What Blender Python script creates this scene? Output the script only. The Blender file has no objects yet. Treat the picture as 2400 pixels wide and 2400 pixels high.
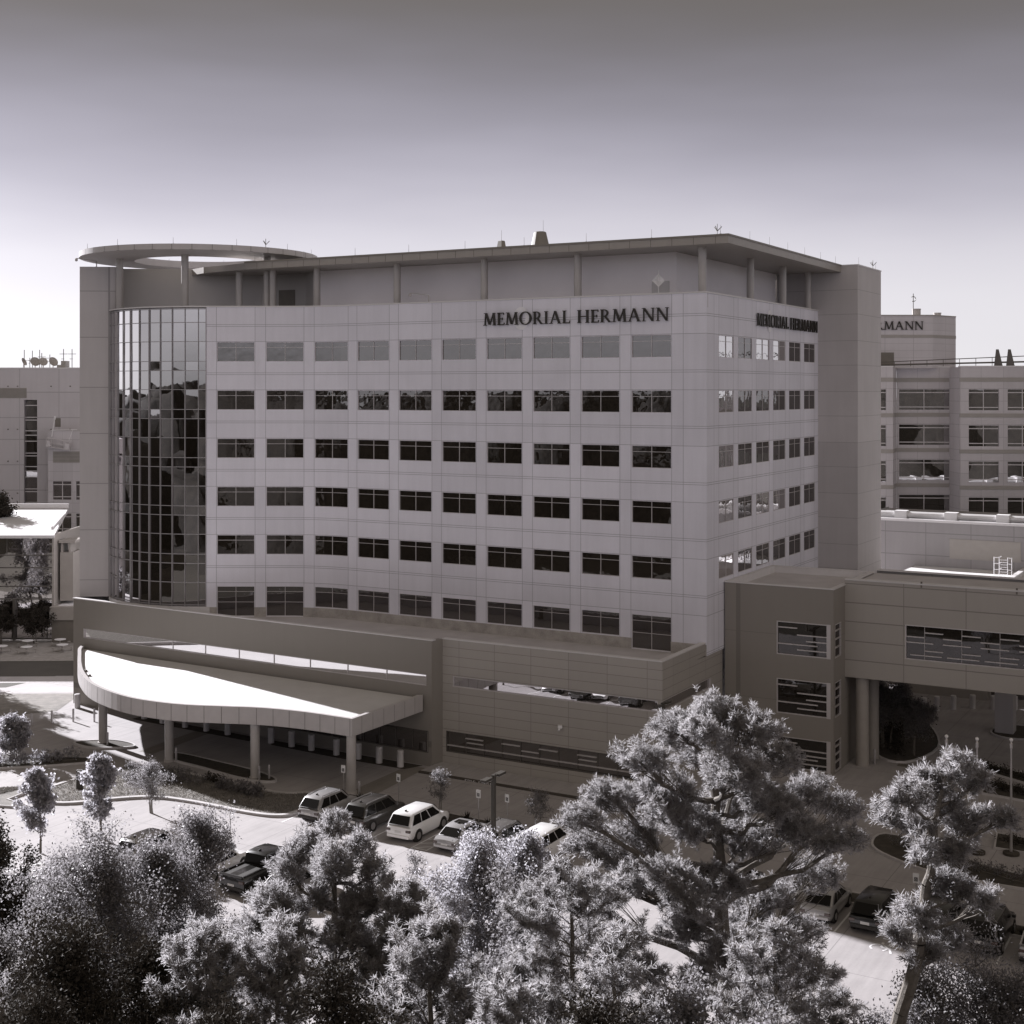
import bpy, math, random
import numpy as np
from mathutils import Vector, Matrix
R = math.radians
SC = bpy.context.scene
COL = SC.collection
# ---------------------------------------------------------------- camera, sky, sun, exposure
cam = bpy.data.objects.new('camera', bpy.data.cameras.new('camera'))
COL.objects.link(cam)
cam.location = (0, 0, 28.9); cam.rotation_euler = (R(90), 0, 0)
cam.data.sensor_width = 36; cam.data.lens = 36*3214/2400.; cam.data.shift_y = -(1200-914.5)/2400.
cam.data.clip_start = 1; cam.data.clip_end = 6000
SC.camera = cam
SUN_ELEV, SUN_DIR = 22.0, Vector((.722, -.692, 0))      # the way the light travels over the ground
w = bpy.data.worlds.new('World'); SC.world = w; w.use_nodes = True
nt = w.node_tree; nt.nodes.clear()
def wn(t, **k):
    n = nt.nodes.new(t)
    for a, b in k.items(): setattr(n, a, b)
    return n
sky = wn('ShaderNodeTexSky', sky_type='NISHITA', sun_disc=False, sun_elevation=R(SUN_ELEV),
         sun_rotation=math.atan2(-SUN_DIR.x, -SUN_DIR.y), air_density=1.0, dust_density=2.0)
bw = wn('ShaderNodeRGBToBW'); tc = wn('ShaderNodeTexCoord'); sep = wn('ShaderNodeSeparateXYZ')
ramp = wn('ShaderNodeValToRGB'); mul = wn('ShaderNodeMix', data_type='RGBA', blend_type='MULTIPLY')
mul.inputs['Factor'].default_value = 1
cr = ramp.color_ramp; cr.interpolation = 'B_SPLINE'
stops = [(0.0, (.98, .96, .98)), (.09, (.76, .735, .80)), (.15, (.475, .46, .54)), (.215, (.262, .248, .285)), (.27, (.160, .146, .138)),
         (.40, (.195, .170, .145)), (.62, (.185, .160, .134)), (1.0, (.155, .134, .113))]
cr.elements[0].position = 0; cr.elements[0].color = (*stops[0][1], 1)
cr.elements[1].position = 1; cr.elements[1].color = (*stops[-1][1], 1)
for p, c in stops[1:-1]:
    e = cr.elements.new(p); e.color = (*c, 1)
gain = wn('ShaderNodeMath', operation='MULTIPLY_ADD'); gain.inputs[1].default_value = .12; gain.inputs[2].default_value = 3.1
clampn = wn('ShaderNodeMath', operation='MINIMUM'); clampn.inputs[1].default_value = 7.0
bgn = wn('ShaderNodeBackground'); bgn.inputs['Strength'].default_value = .10
outw = wn('ShaderNodeOutputWorld')
sn = wn('ShaderNodeTexNoise'); sn.inputs['Scale'].default_value = 2.2; sn.inputs['Detail'].default_value = 3
smap = wn('ShaderNodeMapping'); smap.inputs['Scale'].default_value = (1.4, 1.4, 7); smap.inputs['Rotation'].default_value = (.12, .08, 0)
sadd = wn('ShaderNodeMath', operation='MULTIPLY_ADD'); sadd.inputs[1].default_value = .05
soff = wn('ShaderNodeMath', operation='ADD'); soff.inputs[1].default_value = -.025
lk = nt.links.new
lk(sky.outputs[0], bw.inputs[0]); lk(bw.outputs[0], gain.inputs[0]); lk(gain.outputs[0], clampn.inputs[0])
lk(tc.outputs['Generated'], sep.inputs[0]); lk(tc.outputs['Generated'], smap.inputs[0]); lk(smap.outputs[0], sn.inputs[0])
lk(sn.outputs['Fac'], sadd.inputs[0]); lk(sep.outputs['Z'], soff.inputs[0]); lk(soff.outputs[0], sadd.inputs[2])
lk(sadd.outputs[0], ramp.inputs[0])
lk(ramp.outputs[0], mul.inputs['A']); lk(clampn.outputs[0], mul.inputs['B'])
# the sky opposite the sun, behind the viewpoint, gets added brightness to fill the shaded fronts
opp = wn('ShaderNodeVectorMath', operation='DOT_PRODUCT'); opp.inputs[1].default_value = (.25, -.97, 0)
opc = wn('ShaderNodeMath', operation='MAXIMUM'); opc.inputs[1].default_value = 0.0
opm = wn('ShaderNodeMath', operation='MULTIPLY_ADD'); opm.inputs[2].default_value = 1.0
orr = wn('ShaderNodeMapRange'); orr.inputs['From Min'].default_value = .0; orr.inputs['From Max'].default_value = .33
orr.inputs['To Min'].default_value = -.45; orr.inputs['To Max'].default_value = 3.1
lk(sep.outputs['Z'], orr.inputs['Value']); lk(orr.outputs[0], opm.inputs[1])
vsc = wn('ShaderNodeVectorMath', operation='SCALE')
lk(tc.outputs['Generated'], opp.inputs[0]); lk(opp.outputs['Value'], opc.inputs[0]); lk(opc.outputs[0], opm.inputs[0])
lk(mul.outputs['Result'], vsc.inputs[0]); lk(opm.outputs[0], vsc.inputs['Scale']); lk(vsc.outputs[0], bgn.inputs['Color']); lk(bgn.outputs[0], outw.inputs[0])
sl = bpy.data.lights.new('sun', 'SUN'); sl.energy = 5.0; sl.angle = R(.5); sl.color = (1.0, .985, 1.03)
so = bpy.data.objects.new('sun', sl); COL.objects.link(so); so.location = (-80, 160, 120)
dv = Vector((SUN_DIR.x*math.cos(R(SUN_ELEV)), SUN_DIR.y*math.cos(R(SUN_ELEV)), -math.sin(R(SUN_ELEV))))
so.rotation_euler = dv.to_track_quat('-Z', 'Y').to_euler()
SC.view_settings.view_transform = 'Standard'; SC.view_settings.look = 'None'
SC.view_settings.gamma = 1; SC.view_settings.exposure = 1.4
SC.render.resolution_x = SC.render.resolution_y = 1024
SC.cycles.max_bounces = 5; SC.cycles.diffuse_bounces = 3; SC.cycles.glossy_bounces = 3; SC.cycles.transmission_bounces = 2

# ---------------------------------------------------------------- frame of the hospital: a runs left along the long front, b runs back
CX, CY = 14.77, 104.1
UX, UY, VX, VY = -.8693, .4943, .4943, .8693
ANG_V = math.atan2(VY, VX); ANG_U = math.atan2(UY, UX)
def W(a, b, z=0): return (CX+a*UX+b*VX, CY+a*UY+b*VY, z)

# ---------------------------------------------------------------- materials
MATS = {}
def new_mat(name):
    m = bpy.data.materials.new(name); m.use_nodes = True
    MATS[name] = m
    return m, m.node_tree, m.node_tree.nodes['Principled BSDF']
def N(t, typ, **k):
    n = t.nodes.new(typ)
    for a, b in k.items(): setattr(n, a, b)
    return n
def mth(t, op, a, b=None, c=None):
    n = t.nodes.new('ShaderNodeMath'); n.operation = op
    for i, x in enumerate((a, b, c)):
        if x is None: continue
        if isinstance(x, (int, float)): n.inputs[i].default_value = x
        else: t.links.new(x, n.inputs[i])
    return n.outputs[0]
def mixc(t, f, a, b, mode='MIX'):
    n = t.nodes.new('ShaderNodeMix'); n.data_type = 'RGBA'; n.blend_type = mode
    for s, x in (('Factor', f), ('A', a), ('B', b)):
        if isinstance(x, (int, float)): n.inputs[s].default_value = x
        elif isinstance(x, tuple): n.inputs[s].default_value = (*x[:3], 1)
        else: t.links.new(x, n.inputs[s])
    return n.outputs['Result']
def noise(t, scale, detail=3, vec=None, rough=.5):
    n = t.nodes.new('ShaderNodeTexNoise'); n.inputs['Scale'].default_value = scale; n.inputs['Detail'].default_value = detail
    n.inputs['Roughness'].default_value = rough
    if vec is None:
        tcn = t.nodes.new('ShaderNodeTexCoord'); vec = tcn.outputs['Object']
    t.links.new(vec, n.inputs['Vector'])
    return n.outputs['Fac']
def mat(name, col, rough=.7, metal=0, var=.12, scale=1.5, bump=0, fine=30, coat=0):
    m, t, p = new_mat(name)
    n1 = noise(t, scale, 4); n2 = noise(t, fine, 2)
    s = mth(t, 'ADD', mth(t, 'MULTIPLY', n1, .7), mth(t, 'MULTIPLY', n2, .3))
    hi = tuple(c*(1+var) for c in col); lo = tuple(c*(1-var) for c in col)
    mr = t.nodes.new('ShaderNodeMapRange'); mr.inputs['From Min'].default_value = .3; mr.inputs['From Max'].default_value = .7
    t.links.new(s, mr.inputs['Value'])
    t.links.new(mixc(t, mr.outputs[0], lo, hi), p.inputs['Base Color'])
    p.inputs['Roughness'].default_value = rough; p.inputs['Metallic'].default_value = metal
    p.inputs['Coat Weight'].default_value = coat
    if bump:
        b = t.nodes.new('ShaderNodeBump'); b.inputs['Strength'].default_value = bump; b.inputs['Distance'].default_value = .02
        t.links.new(n2, b.inputs['Height']); t.links.new(b.outputs[0], p.inputs['Normal'])
    return m
def lines(t, x, positions, wd):
    """1 where frac(x) is near one of the positions"""
    f = mth(t, 'FRACT', x); o = None
    for p in positions:
        d = mth(t, 'ABSOLUTE', mth(t, 'SUBTRACT', f, p))
        k = mth(t, 'LESS_THAN', d, wd)
        o = k if o is None else mth(t, 'MAXIMUM', o, k)
    return o
def facade_mat(name, col, vpos, hpos, wv, wh, joint=.5, var=.11, rough=.8):
    """panel wall: UV.x counts bays, UV.y counts storeys; joints are narrow sealed grooves"""
    m, t, p = new_mat(name)
    uv = N(t, 'ShaderNodeUVMap'); sp = N(t, 'ShaderNodeSeparateXYZ'); t.links.new(uv.outputs[0], sp.inputs[0])
    jv = lines(t, sp.outputs[0], vpos, wv); jh = lines(t, sp.outputs[1], hpos, wh)
    j = mth(t, 'MAXIMUM', jv, jh)
    cell = N(t, 'ShaderNodeCombineXYZ')
    t.links.new(mth(t, 'FLOOR', mth(t, 'MULTIPLY', mth(t, 'SUBTRACT', sp.outputs[0], vpos[0]), 1)), cell.inputs[0])
    t.links.new(mth(t, 'FLOOR', mth(t, 'SUBTRACT', sp.outputs[1], hpos[0])), cell.inputs[1])
    wnz = N(t, 'ShaderNodeTexWhiteNoise'); t.links.new(cell.outputs[0], wnz.inputs['Vector'])
    n1 = noise(t, .35, 4); n2 = noise(t, 14, 3)
    # rain streaks: noise stretched down the wall
    tcn = N(t, 'ShaderNodeTexCoord'); mp = N(t, 'ShaderNodeMapping'); mp.inputs['Scale'].default_value = (1.6, 1.6, .12)
    t.links.new(tcn.outputs['Object'], mp.inputs[0]); n3 = noise(t, 1.2, 3, mp.outputs[0])
    s = mth(t, 'ADD', mth(t, 'MULTIPLY', n1, .4), mth(t, 'ADD', mth(t, 'MULTIPLY', wnz.outputs['Value'], .32), mth(t, 'ADD', mth(t, 'MULTIPLY', n2, .25), mth(t, 'MULTIPLY', n3, .35))))
    mr = N(t, 'ShaderNodeMapRange'); mr.inputs['From Min'].default_value = .35; mr.inputs['From Max'].default_value = .9
    t.links.new(s, mr.inputs['Value'])
    base = mixc(t, mr.outputs[0], tuple(c*(1-var) for c in col), tuple(c*(1+var) for c in col))
    t.links.new(mixc(t, j, base, tuple(c*joint for c in col)), p.inputs['Base Color'])
    p.inputs['Roughness'].default_value = rough
    b = N(t, 'ShaderNodeBump'); b.inputs['Strength'].default_value = .25; b.inputs['Distance'].default_value = .03; b.invert = True
    t.links.new(j, b.inputs['Height']); t.links.new(b.outputs[0], p.inputs['Normal'])
    return m
def glass_mat(name, dark=(.02, .018, .015), refl=.5, wav=.25, wscale=.9, rough=.01):
    m, t, p = new_mat(name)
    t.nodes.remove(p)
    out = t.nodes['Material Output']
    d = N(t, 'ShaderNodeBsdfDiffuse'); g = N(t, 'ShaderNodeBsdfGlossy'); mx = N(t, 'ShaderNodeMixShader')
    n0 = noise(t, 2.5, 3)
    t.links.new(mixc(t, n0, tuple(c*.4 for c in dark), tuple(c*1.8 for c in dark)), d.inputs['Color'])
    g.inputs['Roughness'].default_value = rough; g.inputs['Color'].default_value = (.97, .95, .97, 1)
    lw = N(t, 'ShaderNodeLayerWeight'); lw.inputs['Blend'].default_value = .25
    f = mth(t, 'MULTIPLY_ADD', lw.outputs['Fresnel'], (1-refl)*.55, refl)
    t.links.new(f, mx.inputs[0]); t.links.new(d.outputs[0], mx.inputs[1]); t.links.new(g.outputs[0], mx.inputs[2])
    b = N(t, 'ShaderNodeBump'); b.inputs['Strength'].default_value = wav; b.inputs['Distance'].default_value = .05
    t.links.new(noise(t, wscale, 1.5), b.inputs['Height']); t.links.new(b.outputs[0], g.inputs['Normal'])
    t.links.new(mx.outputs[0], out.inputs['Surface'])
    return m
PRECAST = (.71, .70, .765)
VW = [.5-.392, .5+.392, .5-.5+.0001]
facade_mat('precast_front', PRECAST, [.108, .892], [.012, .365, .327], .0045, .0045)
facade_mat('precast_side', PRECAST, [.118, .882], [.012, .365, .327], .0055, .0045)
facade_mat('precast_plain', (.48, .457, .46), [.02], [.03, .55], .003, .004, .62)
facade_mat('metal_panel', (.37, .345, .318), [.02], [.03, .36, .69], .006, .009, .6, .05, .5)
facade_mat('brown_panel', (.25, .23, .207), [.02], [.03], .003, .004, .75, .05, .6)
facade_mat('back_wall', (.50, .475, .49), [.02, .5], [.05, .4, .7], .004, .006, .7)
mat('penthouse', (.92, .88, .90), .75, var=.05, scale=.3); mat('penthouse_shaded', (.46, .44, .43), .75, var=.05, scale=.3)  # same rooftop wall twice: the left part's shade is put into the darker colour
mat('coping', (.62, .60, .60), .45, var=.05)
mat('canopy_metal', (.33, .305, .28), .45, .0, var=.06)
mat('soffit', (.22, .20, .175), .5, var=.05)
mat('column_paint', (.42, .395, .38), .35, var=.05)
mat('mullion', (.56, .53, .53), .4, .3, var=.04)
mat('curtain_mullion', (.36, .345, .35), .4, .3, var=.04)
mat('dark_frame', (.10, .09, .08), .5)
mat('roof_membrane', (.60, .59, .59), .8, var=.06, scale=.6, fine=6)
mat('roof_deck', (.50, .475, .48), .85, var=.12, scale=.5)
mat('granite', (.36, .335, .31), .7, var=.3, scale=1.2, fine=12)
mat('sign_metal', (.035, .030, .024), .4, .3)
mat('sign_disc', (.80, .79, .82), .6)
mat('louvre', (.16, .145, .125), .6)
glass_mat('window_glass', (.022, .018, .014), .16, .16, 1.1)
glass_mat('curtain_glass', (.014, .011, .008), .40, .05, .8)
glass_mat('strip_glass', (.03, .026, .022), .55, .2, .5)
mat('fascia_panel', (.48, .455, .45), .4, var=.06)

# ---------------------------------------------------------------- mesh helpers
class MB:
    def __init__(s): s.v = []; s.f = []; s.uv = []
    def face(s, pts, uv=None):
        i = len(s.v); s.v += [tuple(p) for p in pts]; s.f.append(tuple(range(i, i+len(pts))))
        s.uv += (uv if uv else [(0, 0)]*len(pts))
    def box(s, x0, x1, y0, y1, z0, z1, M=None):
        c = [(x0,y0,z0),(x1,y0,z0),(x1,y1,z0),(x0,y1,z0),(x0,y0,z1),(x1,y0,z1),(x1,y1,z1),(x0,y1,z1)]
        if M: c = [M(*p) for p in c]
        for q in ((0,3,2,1),(4,5,6,7),(0,1,5,4),(1,2,6,5),(2,3,7,6),(3,0,4,7)): s.face([c[k] for k in q])
    def prism(s, poly, z0, z1, cap0=True):
        n = len(poly); u = 0
        for i in range(n):
            a, b = poly[i], poly[(i+1) % n]; L = math.dist(a[:2], b[:2])
            s.face([(a[0],a[1],z0),(b[0],b[1],z0),(b[0],b[1],z1),(a[0],a[1],z1)], [(u/4,z0/4),((u+L)/4,z0/4),((u+L)/4,z1/4),(u/4,z1/4)]); u += L
        s.face([(p[0],p[1],z1) for p in poly])
        if cap0: s.face([(p[0],p[1],z0) for p in reversed(poly)])
    def tube(s, p, q, r0, r1=None, n=8, cap=True):
        r1 = r0 if r1 is None else r1
        p = Vector(p); q = Vector(q); d = (q-p)
        if d.length < 1e-6: return
        d.normalize(); t = Vector((0,0,1)) if abs(d.z) < .9 else Vector((1,0,0))
        e = d.cross(t).normalized(); g = d.cross(e)
        A = [p+(e*math.cos(2*math.pi*i/n)+g*math.sin(2*math.pi*i/n))*r0 for i in range(n)]
        B = [q+(e*math.cos(2*math.pi*i/n)+g*math.sin(2*math.pi*i/n))*r1 for i in range(n)]
        for i in range(n): s.face([A[i], A[(i+1)%n], B[(i+1)%n], B[i]])
        if cap: s.face(list(reversed(A))); s.face(B)
    def lathe(s, prof, n=16, c=(0,0)):
        P = [[(c[0]+r*math.cos(2*math.pi*i/n), c[1]+r*math.sin(2*math.pi*i/n), z) for i in range(n)] for r, z in prof]
        for k in range(len(P)-1):
            for i in range(n): s.face([P[k][i], P[k][(i+1)%n], P[k+1][(i+1)%n], P[k+1][i]])
        s.face(list(reversed(P[0]))); s.face(P[-1])
def obj(name, mb, m, parent=None, org=(0,0,0), smooth=False, merge=True, bevel=0):
    me = bpy.data.meshes.new(name)
    vs = [(v[0]-org[0], v[1]-org[1], v[2]-org[2]) for v in mb.v]
    me.from_pydata(vs, [], mb.f)
    ul = me.uv_layers.new(name='UVMap')
    if len(mb.uv) == len(ul.data): ul.data.foreach_set('uv', np.array(mb.uv, dtype=np.float32).ravel())
    if merge:
        import bmesh
        bm = bmesh.new(); bm.from_mesh(me); bmesh.ops.remove_doubles(bm, verts=bm.verts, dist=1e-4)
        bmesh.ops.recalc_face_normals(bm, faces=bm.faces); bm.to_mesh(me); bm.free()
    if smooth:
        me.polygons.foreach_set('use_smooth', [True]*len(me.polygons))
        try: me.set_sharp_from_angle(angle=R(35))
        except Exception: pass
    me.materials.append(MATS[m] if isinstance(m, str) else m)
    o = bpy.data.objects.new(name, me); COL.objects.link(o)
    if parent: o.parent = parent
    else: o.location = org
    if bevel:
        md = o.modifiers.new('bevel', 'BEVEL'); md.width = bevel; md.segments = 2; md.limit_method = 'ANGLE'; md.angle_limit = R(40)
    return o
def tag(o, label=None, cat=None, group=None, kind=None):
    if label: o['label'] = label
    if cat: o['category'] = cat
    if group: o['group'] = group
    if kind: o['kind'] = kind
    return o
def thing(name, label, cat, loc=(0,0,0), rot=0, group=None):
    o = bpy.data.objects.new(name, None); COL.objects.link(o); o.location = loc; o.rotation_euler = (0,0,rot)
    o.empty_display_size = .5
    return tag(o, label, cat, group)
def copy_tree(o, parent=None):
    c = o.copy(); COL.objects.link(c)
    if parent: c.parent = parent
    for ch in list(o.children): copy_tree(ch, c)
    return c
def struct(name, mb, m, **k):
    o = obj(name, mb, m, **k); o['kind'] = 'structure'; return o

def wall(mb, path, s0, s1, z0, z1, holes=(), depth=.15, su=(0, 1), zu=(0, 1), step=None):
    """sheet along path(s, d) with real openings and reveals; su/zu: (offset, pitch) of the UV"""
    ss = sorted({s0, s1, *[h[0] for h in holes], *[h[1] for h in holes]})
    if step:
        ex = []
        for a, b in zip(ss, ss[1:]):
            n = max(1, int(math.ceil((b-a)/step))); ex += [a+(b-a)*k/n for k in range(1, n)]
        ss = sorted({*ss, *ex})
    zs = sorted({z0, z1, *[h[2] for h in holes], *[h[3] for h in holes]})
    U = lambda s, z: ((s-su[0])/su[1], (z-zu[0])/zu[1])
    for a, b in zip(ss, ss[1:]):
        sm = (a+b)/2; A = path(a, 0); B = path(b, 0); Ai = path(a, depth); Bi = path(b, depth)
        prev = None
        for c, d in zip(zs, zs[1:]):
            zm = (c+d)/2
            h = any(x[0] < sm < x[1] and x[2] < zm < x[3] for x in holes)
            if not h: mb.face([(*A,c),(*B,c),(*B,d),(*A,d)], [U(a,c),U(b,c),U(b,d),U(a,d)])
            for x in holes:
                if x[0] < sm < x[1]:
                    if abs(x[2]-c) < 1e-6 and h: mb.face([(*A,c),(*B,c),(*Bi,c),(*Ai,c)], [U(a,c+.5)]*4)
                    if abs(x[3]-d) < 1e-6 and h: mb.face([(*A,d),(*B,d),(*Bi,d),(*Ai,d)], [U(a,d+.5)]*4)
                    if h and x[2] < zm < x[3]:
                        if abs(x[0]-a) < 1e-6: mb.face([(*A,c),(*A,d),(*Ai,d),(*Ai,c)], [(.5,.5)]*4)
                        if abs(x[1]-b) < 1e-6: mb.face([(*B,c),(*B,d),(*Bi,d),(*Bi,c)], [(.5,.5)]*4)
def bar(mb, path, s0, s1, z0, z1, d0, d1, n=1):
    """a box that follows a path"""
    for k in range(n):
        a = s0+(s1-s0)*k/n; b = s0+(s1-s0)*(k+1)/n
        P = lambda s, d, z: (*path(s, d), z)
        c = [P(a,d0,z0),P(b,d0,z0),P(b,d1,z0),P(a,d1,z0),P(a,d0,z1),P(b,d0,z1),P(b,d1,z1),P(a,d1,z1)]
        for q in ((0,3,2,1),(4,5,6,7),(0,1,5,4),(2,3,7,6)): mb.face([c[i] for i in q])
        if k == 0: mb.face([c[i] for i in (3,0,4,7)])
        if k == n-1: mb.face([c[i] for i in (1,2,6,5)])
def seg(p, q):
    """path along a straight line p->q, d to its right-hand side turned inward (to the left of travel = -90 deg)"""
    dx, dy = q[0]-p[0], q[1]-p[1]; L = math.hypot(dx, dy); dx /= L; dy /= L
    return (lambda s, d: (p[0]+dx*s+dy*d, p[1]+dy*s-dx*d)), L
def add_window(parent, org, path, s0, s1, z0, z1, depth=.14, n=1, hbar=.27, low=None, vb=1, gl='window_glass', fr='mullion'):
    g = MB()
    for k in range(n):
        a = s0+(s1-s0)*k/n; b = s0+(s1-s0)*(k+1)/n
        g.face([(*path(a, depth), z0), (*path(b, depth), z0), (*path(b, depth), z1), (*path(a, depth), z1)])
    win = obj('window', g, gl, parent, org)
    f = MB(); t = .036
    bar(f, path, s0, s1, z0, z0+t, depth-.05, depth-.003, n); bar(f, path, s0, s1, z1-t, z1, depth-.05, depth-.003, n)
    bar(f, path, s0, s0+t, z0+t, z1-t, depth-.05, depth-.003); bar(f, path, s1-t, s1, z0+t, z1-t, depth-.05, depth-.003)
    zb = z1-1.72*hbar
    ss = [s0+(s1-s0)*k/(vb+1) for k in range(1, vb+1)]
    for s in ss: bar(f, path, s-t*.6, s+t*.6, z0+t, z1-t, depth-.045, depth-.004)
    bar(f, path, s0+t, s1-t, zb-t*.5, zb+t*.5, depth-.04, depth-.005, n)
    if low: bar(f, path, s0+t, s1-t, low-t*.5, low+t*.5, depth-.04, depth-.005, n)
    obj('frame', f, fr, win, org)
    return win

# ---------------------------------------------------------------- stroke letters with serifs
def _poly(mb, pts, place, th):
    n = len(pts)
    F = [place(x, y, 0) for x, y in pts]; B = [place(x, y, th) for x, y in pts]
    mb.face(B); mb.face(list(reversed(F)))
    for i in range(n): mb.face([F[i], F[(i+1)%n], B[(i+1)%n], B[i]])
def _stroke(x0, y0, x1, y1, w):
    return [(x0-w/2, y0), (x0+w/2, y0), (x1+w/2, y1), (x1-w/2, y1)]
def _hbar(x0, x1, y, h): return [(x0, y), (x1, y), (x1, y+h), (x0, y+h)]
def _arc(cx, cy, rx, ry, a0, a1, wx, wy, n=10):
    o = []
    for k in range(n):
        t0 = R(a0+(a1-a0)*k/n); t1 = R(a0+(a1-a0)*(k+1)/n)
        o.append([(cx+rx*math.cos(t0), cy+ry*math.sin(t0)), (cx+rx*math.cos(t1), cy+ry*math.sin(t1)),
                  (cx+(rx-wx)*math.cos(t1), cy+(ry-wy)*math.sin(t1)), (cx+(rx-wx)*math.cos(t0), cy+(ry-wy)*math.sin(t0))])
    return o
T, S = .15, .05
def glyph(c):
    if c == 'M': return 1.08, [_stroke(.13,0,.2,1,.07), _stroke(.22,1,.54,.05,.16), _stroke(.54,.05,.86,1,.07), _stroke(.86,1,.94,0,T), _hbar(0,.27,0,S), _hbar(.78,1.08,0,S), _hbar(.06,.28,1-S,S), _hbar(.8,1.0,1-S,S)]
    if c == 'E': return .66, [_stroke(.17,0,.17,1,T), _hbar(.05,.6,0,.08), _hbar(.05,.57,.92,.08), _hbar(.2,.48,.47,.07), _stroke(.6,0,.62,.2,.04), _stroke(.57,.82,.57,1,.04), _stroke(.48,.4,.48,.6,.04)]
    if c == 'O': return 1.06, _arc(.53,.5,.5,.53,0,360,T,.07,28)
    if c == 'R': return .86, [_stroke(.17,0,.17,1,T), _hbar(.04,.32,0,S), _hbar(.04,.35,.93,.07), _hbar(.2,.35,.45,.06), _stroke(.38,.48,.74,0,.16), _hbar(.64,.9,0,S)]+_arc(.33,.72,.3,.28,-90,90,.13,.07,10)
    if c == 'I': return .38, [_stroke(.19,0,.19,1,T), _hbar(.04,.34,0,S), _hbar(.04,.34,1-S,S)]
    if c == 'A': return .98, [_stroke(.14,0,.46,1,.07), _stroke(.46,1,.82,0,.16), _hbar(.28,.68,.33,.06), _hbar(0,.27,0,S), _hbar(.68,.97,0,S)]
    if c == 'L': return .64, [_stroke(.17,0,.17,1,T), _hbar(.04,.6,0,.08), _hbar(.04,.32,1-S,S), _stroke(.6,0,.62,.22,.04)]
    if c == 'H': return .98, [_stroke(.18,0,.18,1,T), _stroke(.8,0,.8,1,T), _hbar(.2,.8,.47,.07), _hbar(.04,.33,0,S), _hbar(.04,.33,1-S,S), _hbar(.66,.94,0,S), _hbar(.66,.94,1-S,S)]
    if c == 'N': return .96, [_stroke(.15,0,.15,1,.07), _stroke(.17,1,.8,.0,.16), _stroke(.81,0,.81,1,.07), _hbar(.03,.28,0,S), _hbar(.02,.22,1-S,S), _hbar(.68,.93,1-S,S)]
    if c == 'F': return .6, [_stroke(.17,0,.17,1,.16), _hbar(.1,.56,.86,.14), _hbar(.1,.48,.45,.13)]
    if c == ' ': return .5, []
    return .6, [_stroke(.2,0,.2,1,T)]
def letter_word(mb, word, s_start, s_end, zb, ht, place, th, disc=None):
    """place(s, z, t): s runs in reading direction"""
    W_ = sum(glyph(c)[0] for c in word)+.06*(len(word)-1); k = (s_end-s_start)/W_; x = 0; mids = []
    for c in word:
        w_, polys = glyph(c)
        for p in polys: _poly(mb, p, lambda X, Y, T_, x=x: place(s_start+(x+X)*k, zb+Y*ht, T_), th)
        mids.append(s_start+(x+w_/2)*k); x += w_+.06
    return mids
# ================================================================ GROUND AND PAVING
rng = random.Random(7)
mat('soil', (.055, .048, .038), .95, var=.4, scale=.08, fine=2)
mat('asphalt', (.075, .068, .06), .9, var=.15, scale=.4, fine=25, bump=.3)
mat('mulch', (.055, .047, .038), .95, var=.4, scale=2, fine=40, bump=.6)
mat('kerb_stone', (.46, .44, .44), .8, var=.12, scale=1)
mat('kerb_red', (.07, .06, .05), .7, var=.1)
mat('kerb_paint', (.75, .74, .75), .7)
mat('grass', (.19, .175, .16), .9, var=.35, scale=1.2, fine=50, bump=.8)
mat('patio', (.30, .28, .26), .85, var=.25, scale=2, fine=20)
def concrete(name, col, jw=4.6, jointdark=.6):
    m, t, p = new_mat(name)
    tcn = N(t, 'ShaderNodeTexCoord'); mp = N(t, 'ShaderNodeMapping'); mp.inputs['Rotation'].default_value = (0, 0, -ANG_U)
    t.links.new(tcn.outputs['Object'], mp.inputs[0])
    sp = N(t, 'ShaderNodeSeparateXYZ'); t.links.new(mp.outputs[0], sp.inputs[0])
    j = mth(t, 'MAXIMUM', lines(t, mth(t, 'DIVIDE', sp.outputs[0], jw), [.5], .005), lines(t, mth(t, 'DIVIDE', sp.outputs[1], jw), [.35], .005))
    st = N(t, 'ShaderNodeMapping'); st.inputs['Scale'].default_value = (3.2, .25, 1); t.links.new(mp.outputs[0], st.inputs[0])
    n1 = noise(t, .35, 5, rough=.6); n2 = noise(t, 1.0, 4, st.outputs[0]); n3 = noise(t, 9, 3)
    s = mth(t, 'ADD', mth(t, 'MULTIPLY', n1, .5), mth(t, 'ADD', mth(t, 'MULTIPLY', n2, .4), mth(t, 'MULTIPLY', n3, .2)))
    mr = N(t, 'ShaderNodeMapRange'); mr.inputs['From Min'].default_value = .38; mr.inputs['From Max'].default_value = .75
    t.links.new(s, mr.inputs['Value'])
    base = mixc(t, mr.outputs[0], tuple(c*.80 for c in col), tuple(c*1.12 for c in col))
    st2 = N(t, 'ShaderNodeMapRange'); st2.inputs['From Min'].default_value = .63; st2.inputs['From Max'].default_value = .72
    t.links.new(noise(t, .8, 4, rough=.65), st2.inputs['Value'])
    base = mixc(t, mth(t, 'MULTIPLY', st2.outputs[0], .3), base, tuple(c*.5 for c in col))
    t.links.new(mixc(t, j, base, tuple(c*jointdark for c in col)), p.inputs['Base Color'])
    p.inputs['Roughness'].default_value = .85
concrete('paving', (.37, .348, .35))
concrete('walk', (.40, .378, .38), 1.6)
concrete('brick', (.24, .22, .20), .42, .45)
def poly_ab(pts, z): return [W(a, b, z) for a, b in pts]
def sheet(name, pts, z, m, local=True):
    mb = MB(); P = poly_ab(pts, z) if local else [(x, y, z) for x, y in pts]
    mb.face(P); return struct(name, mb, m)
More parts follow.
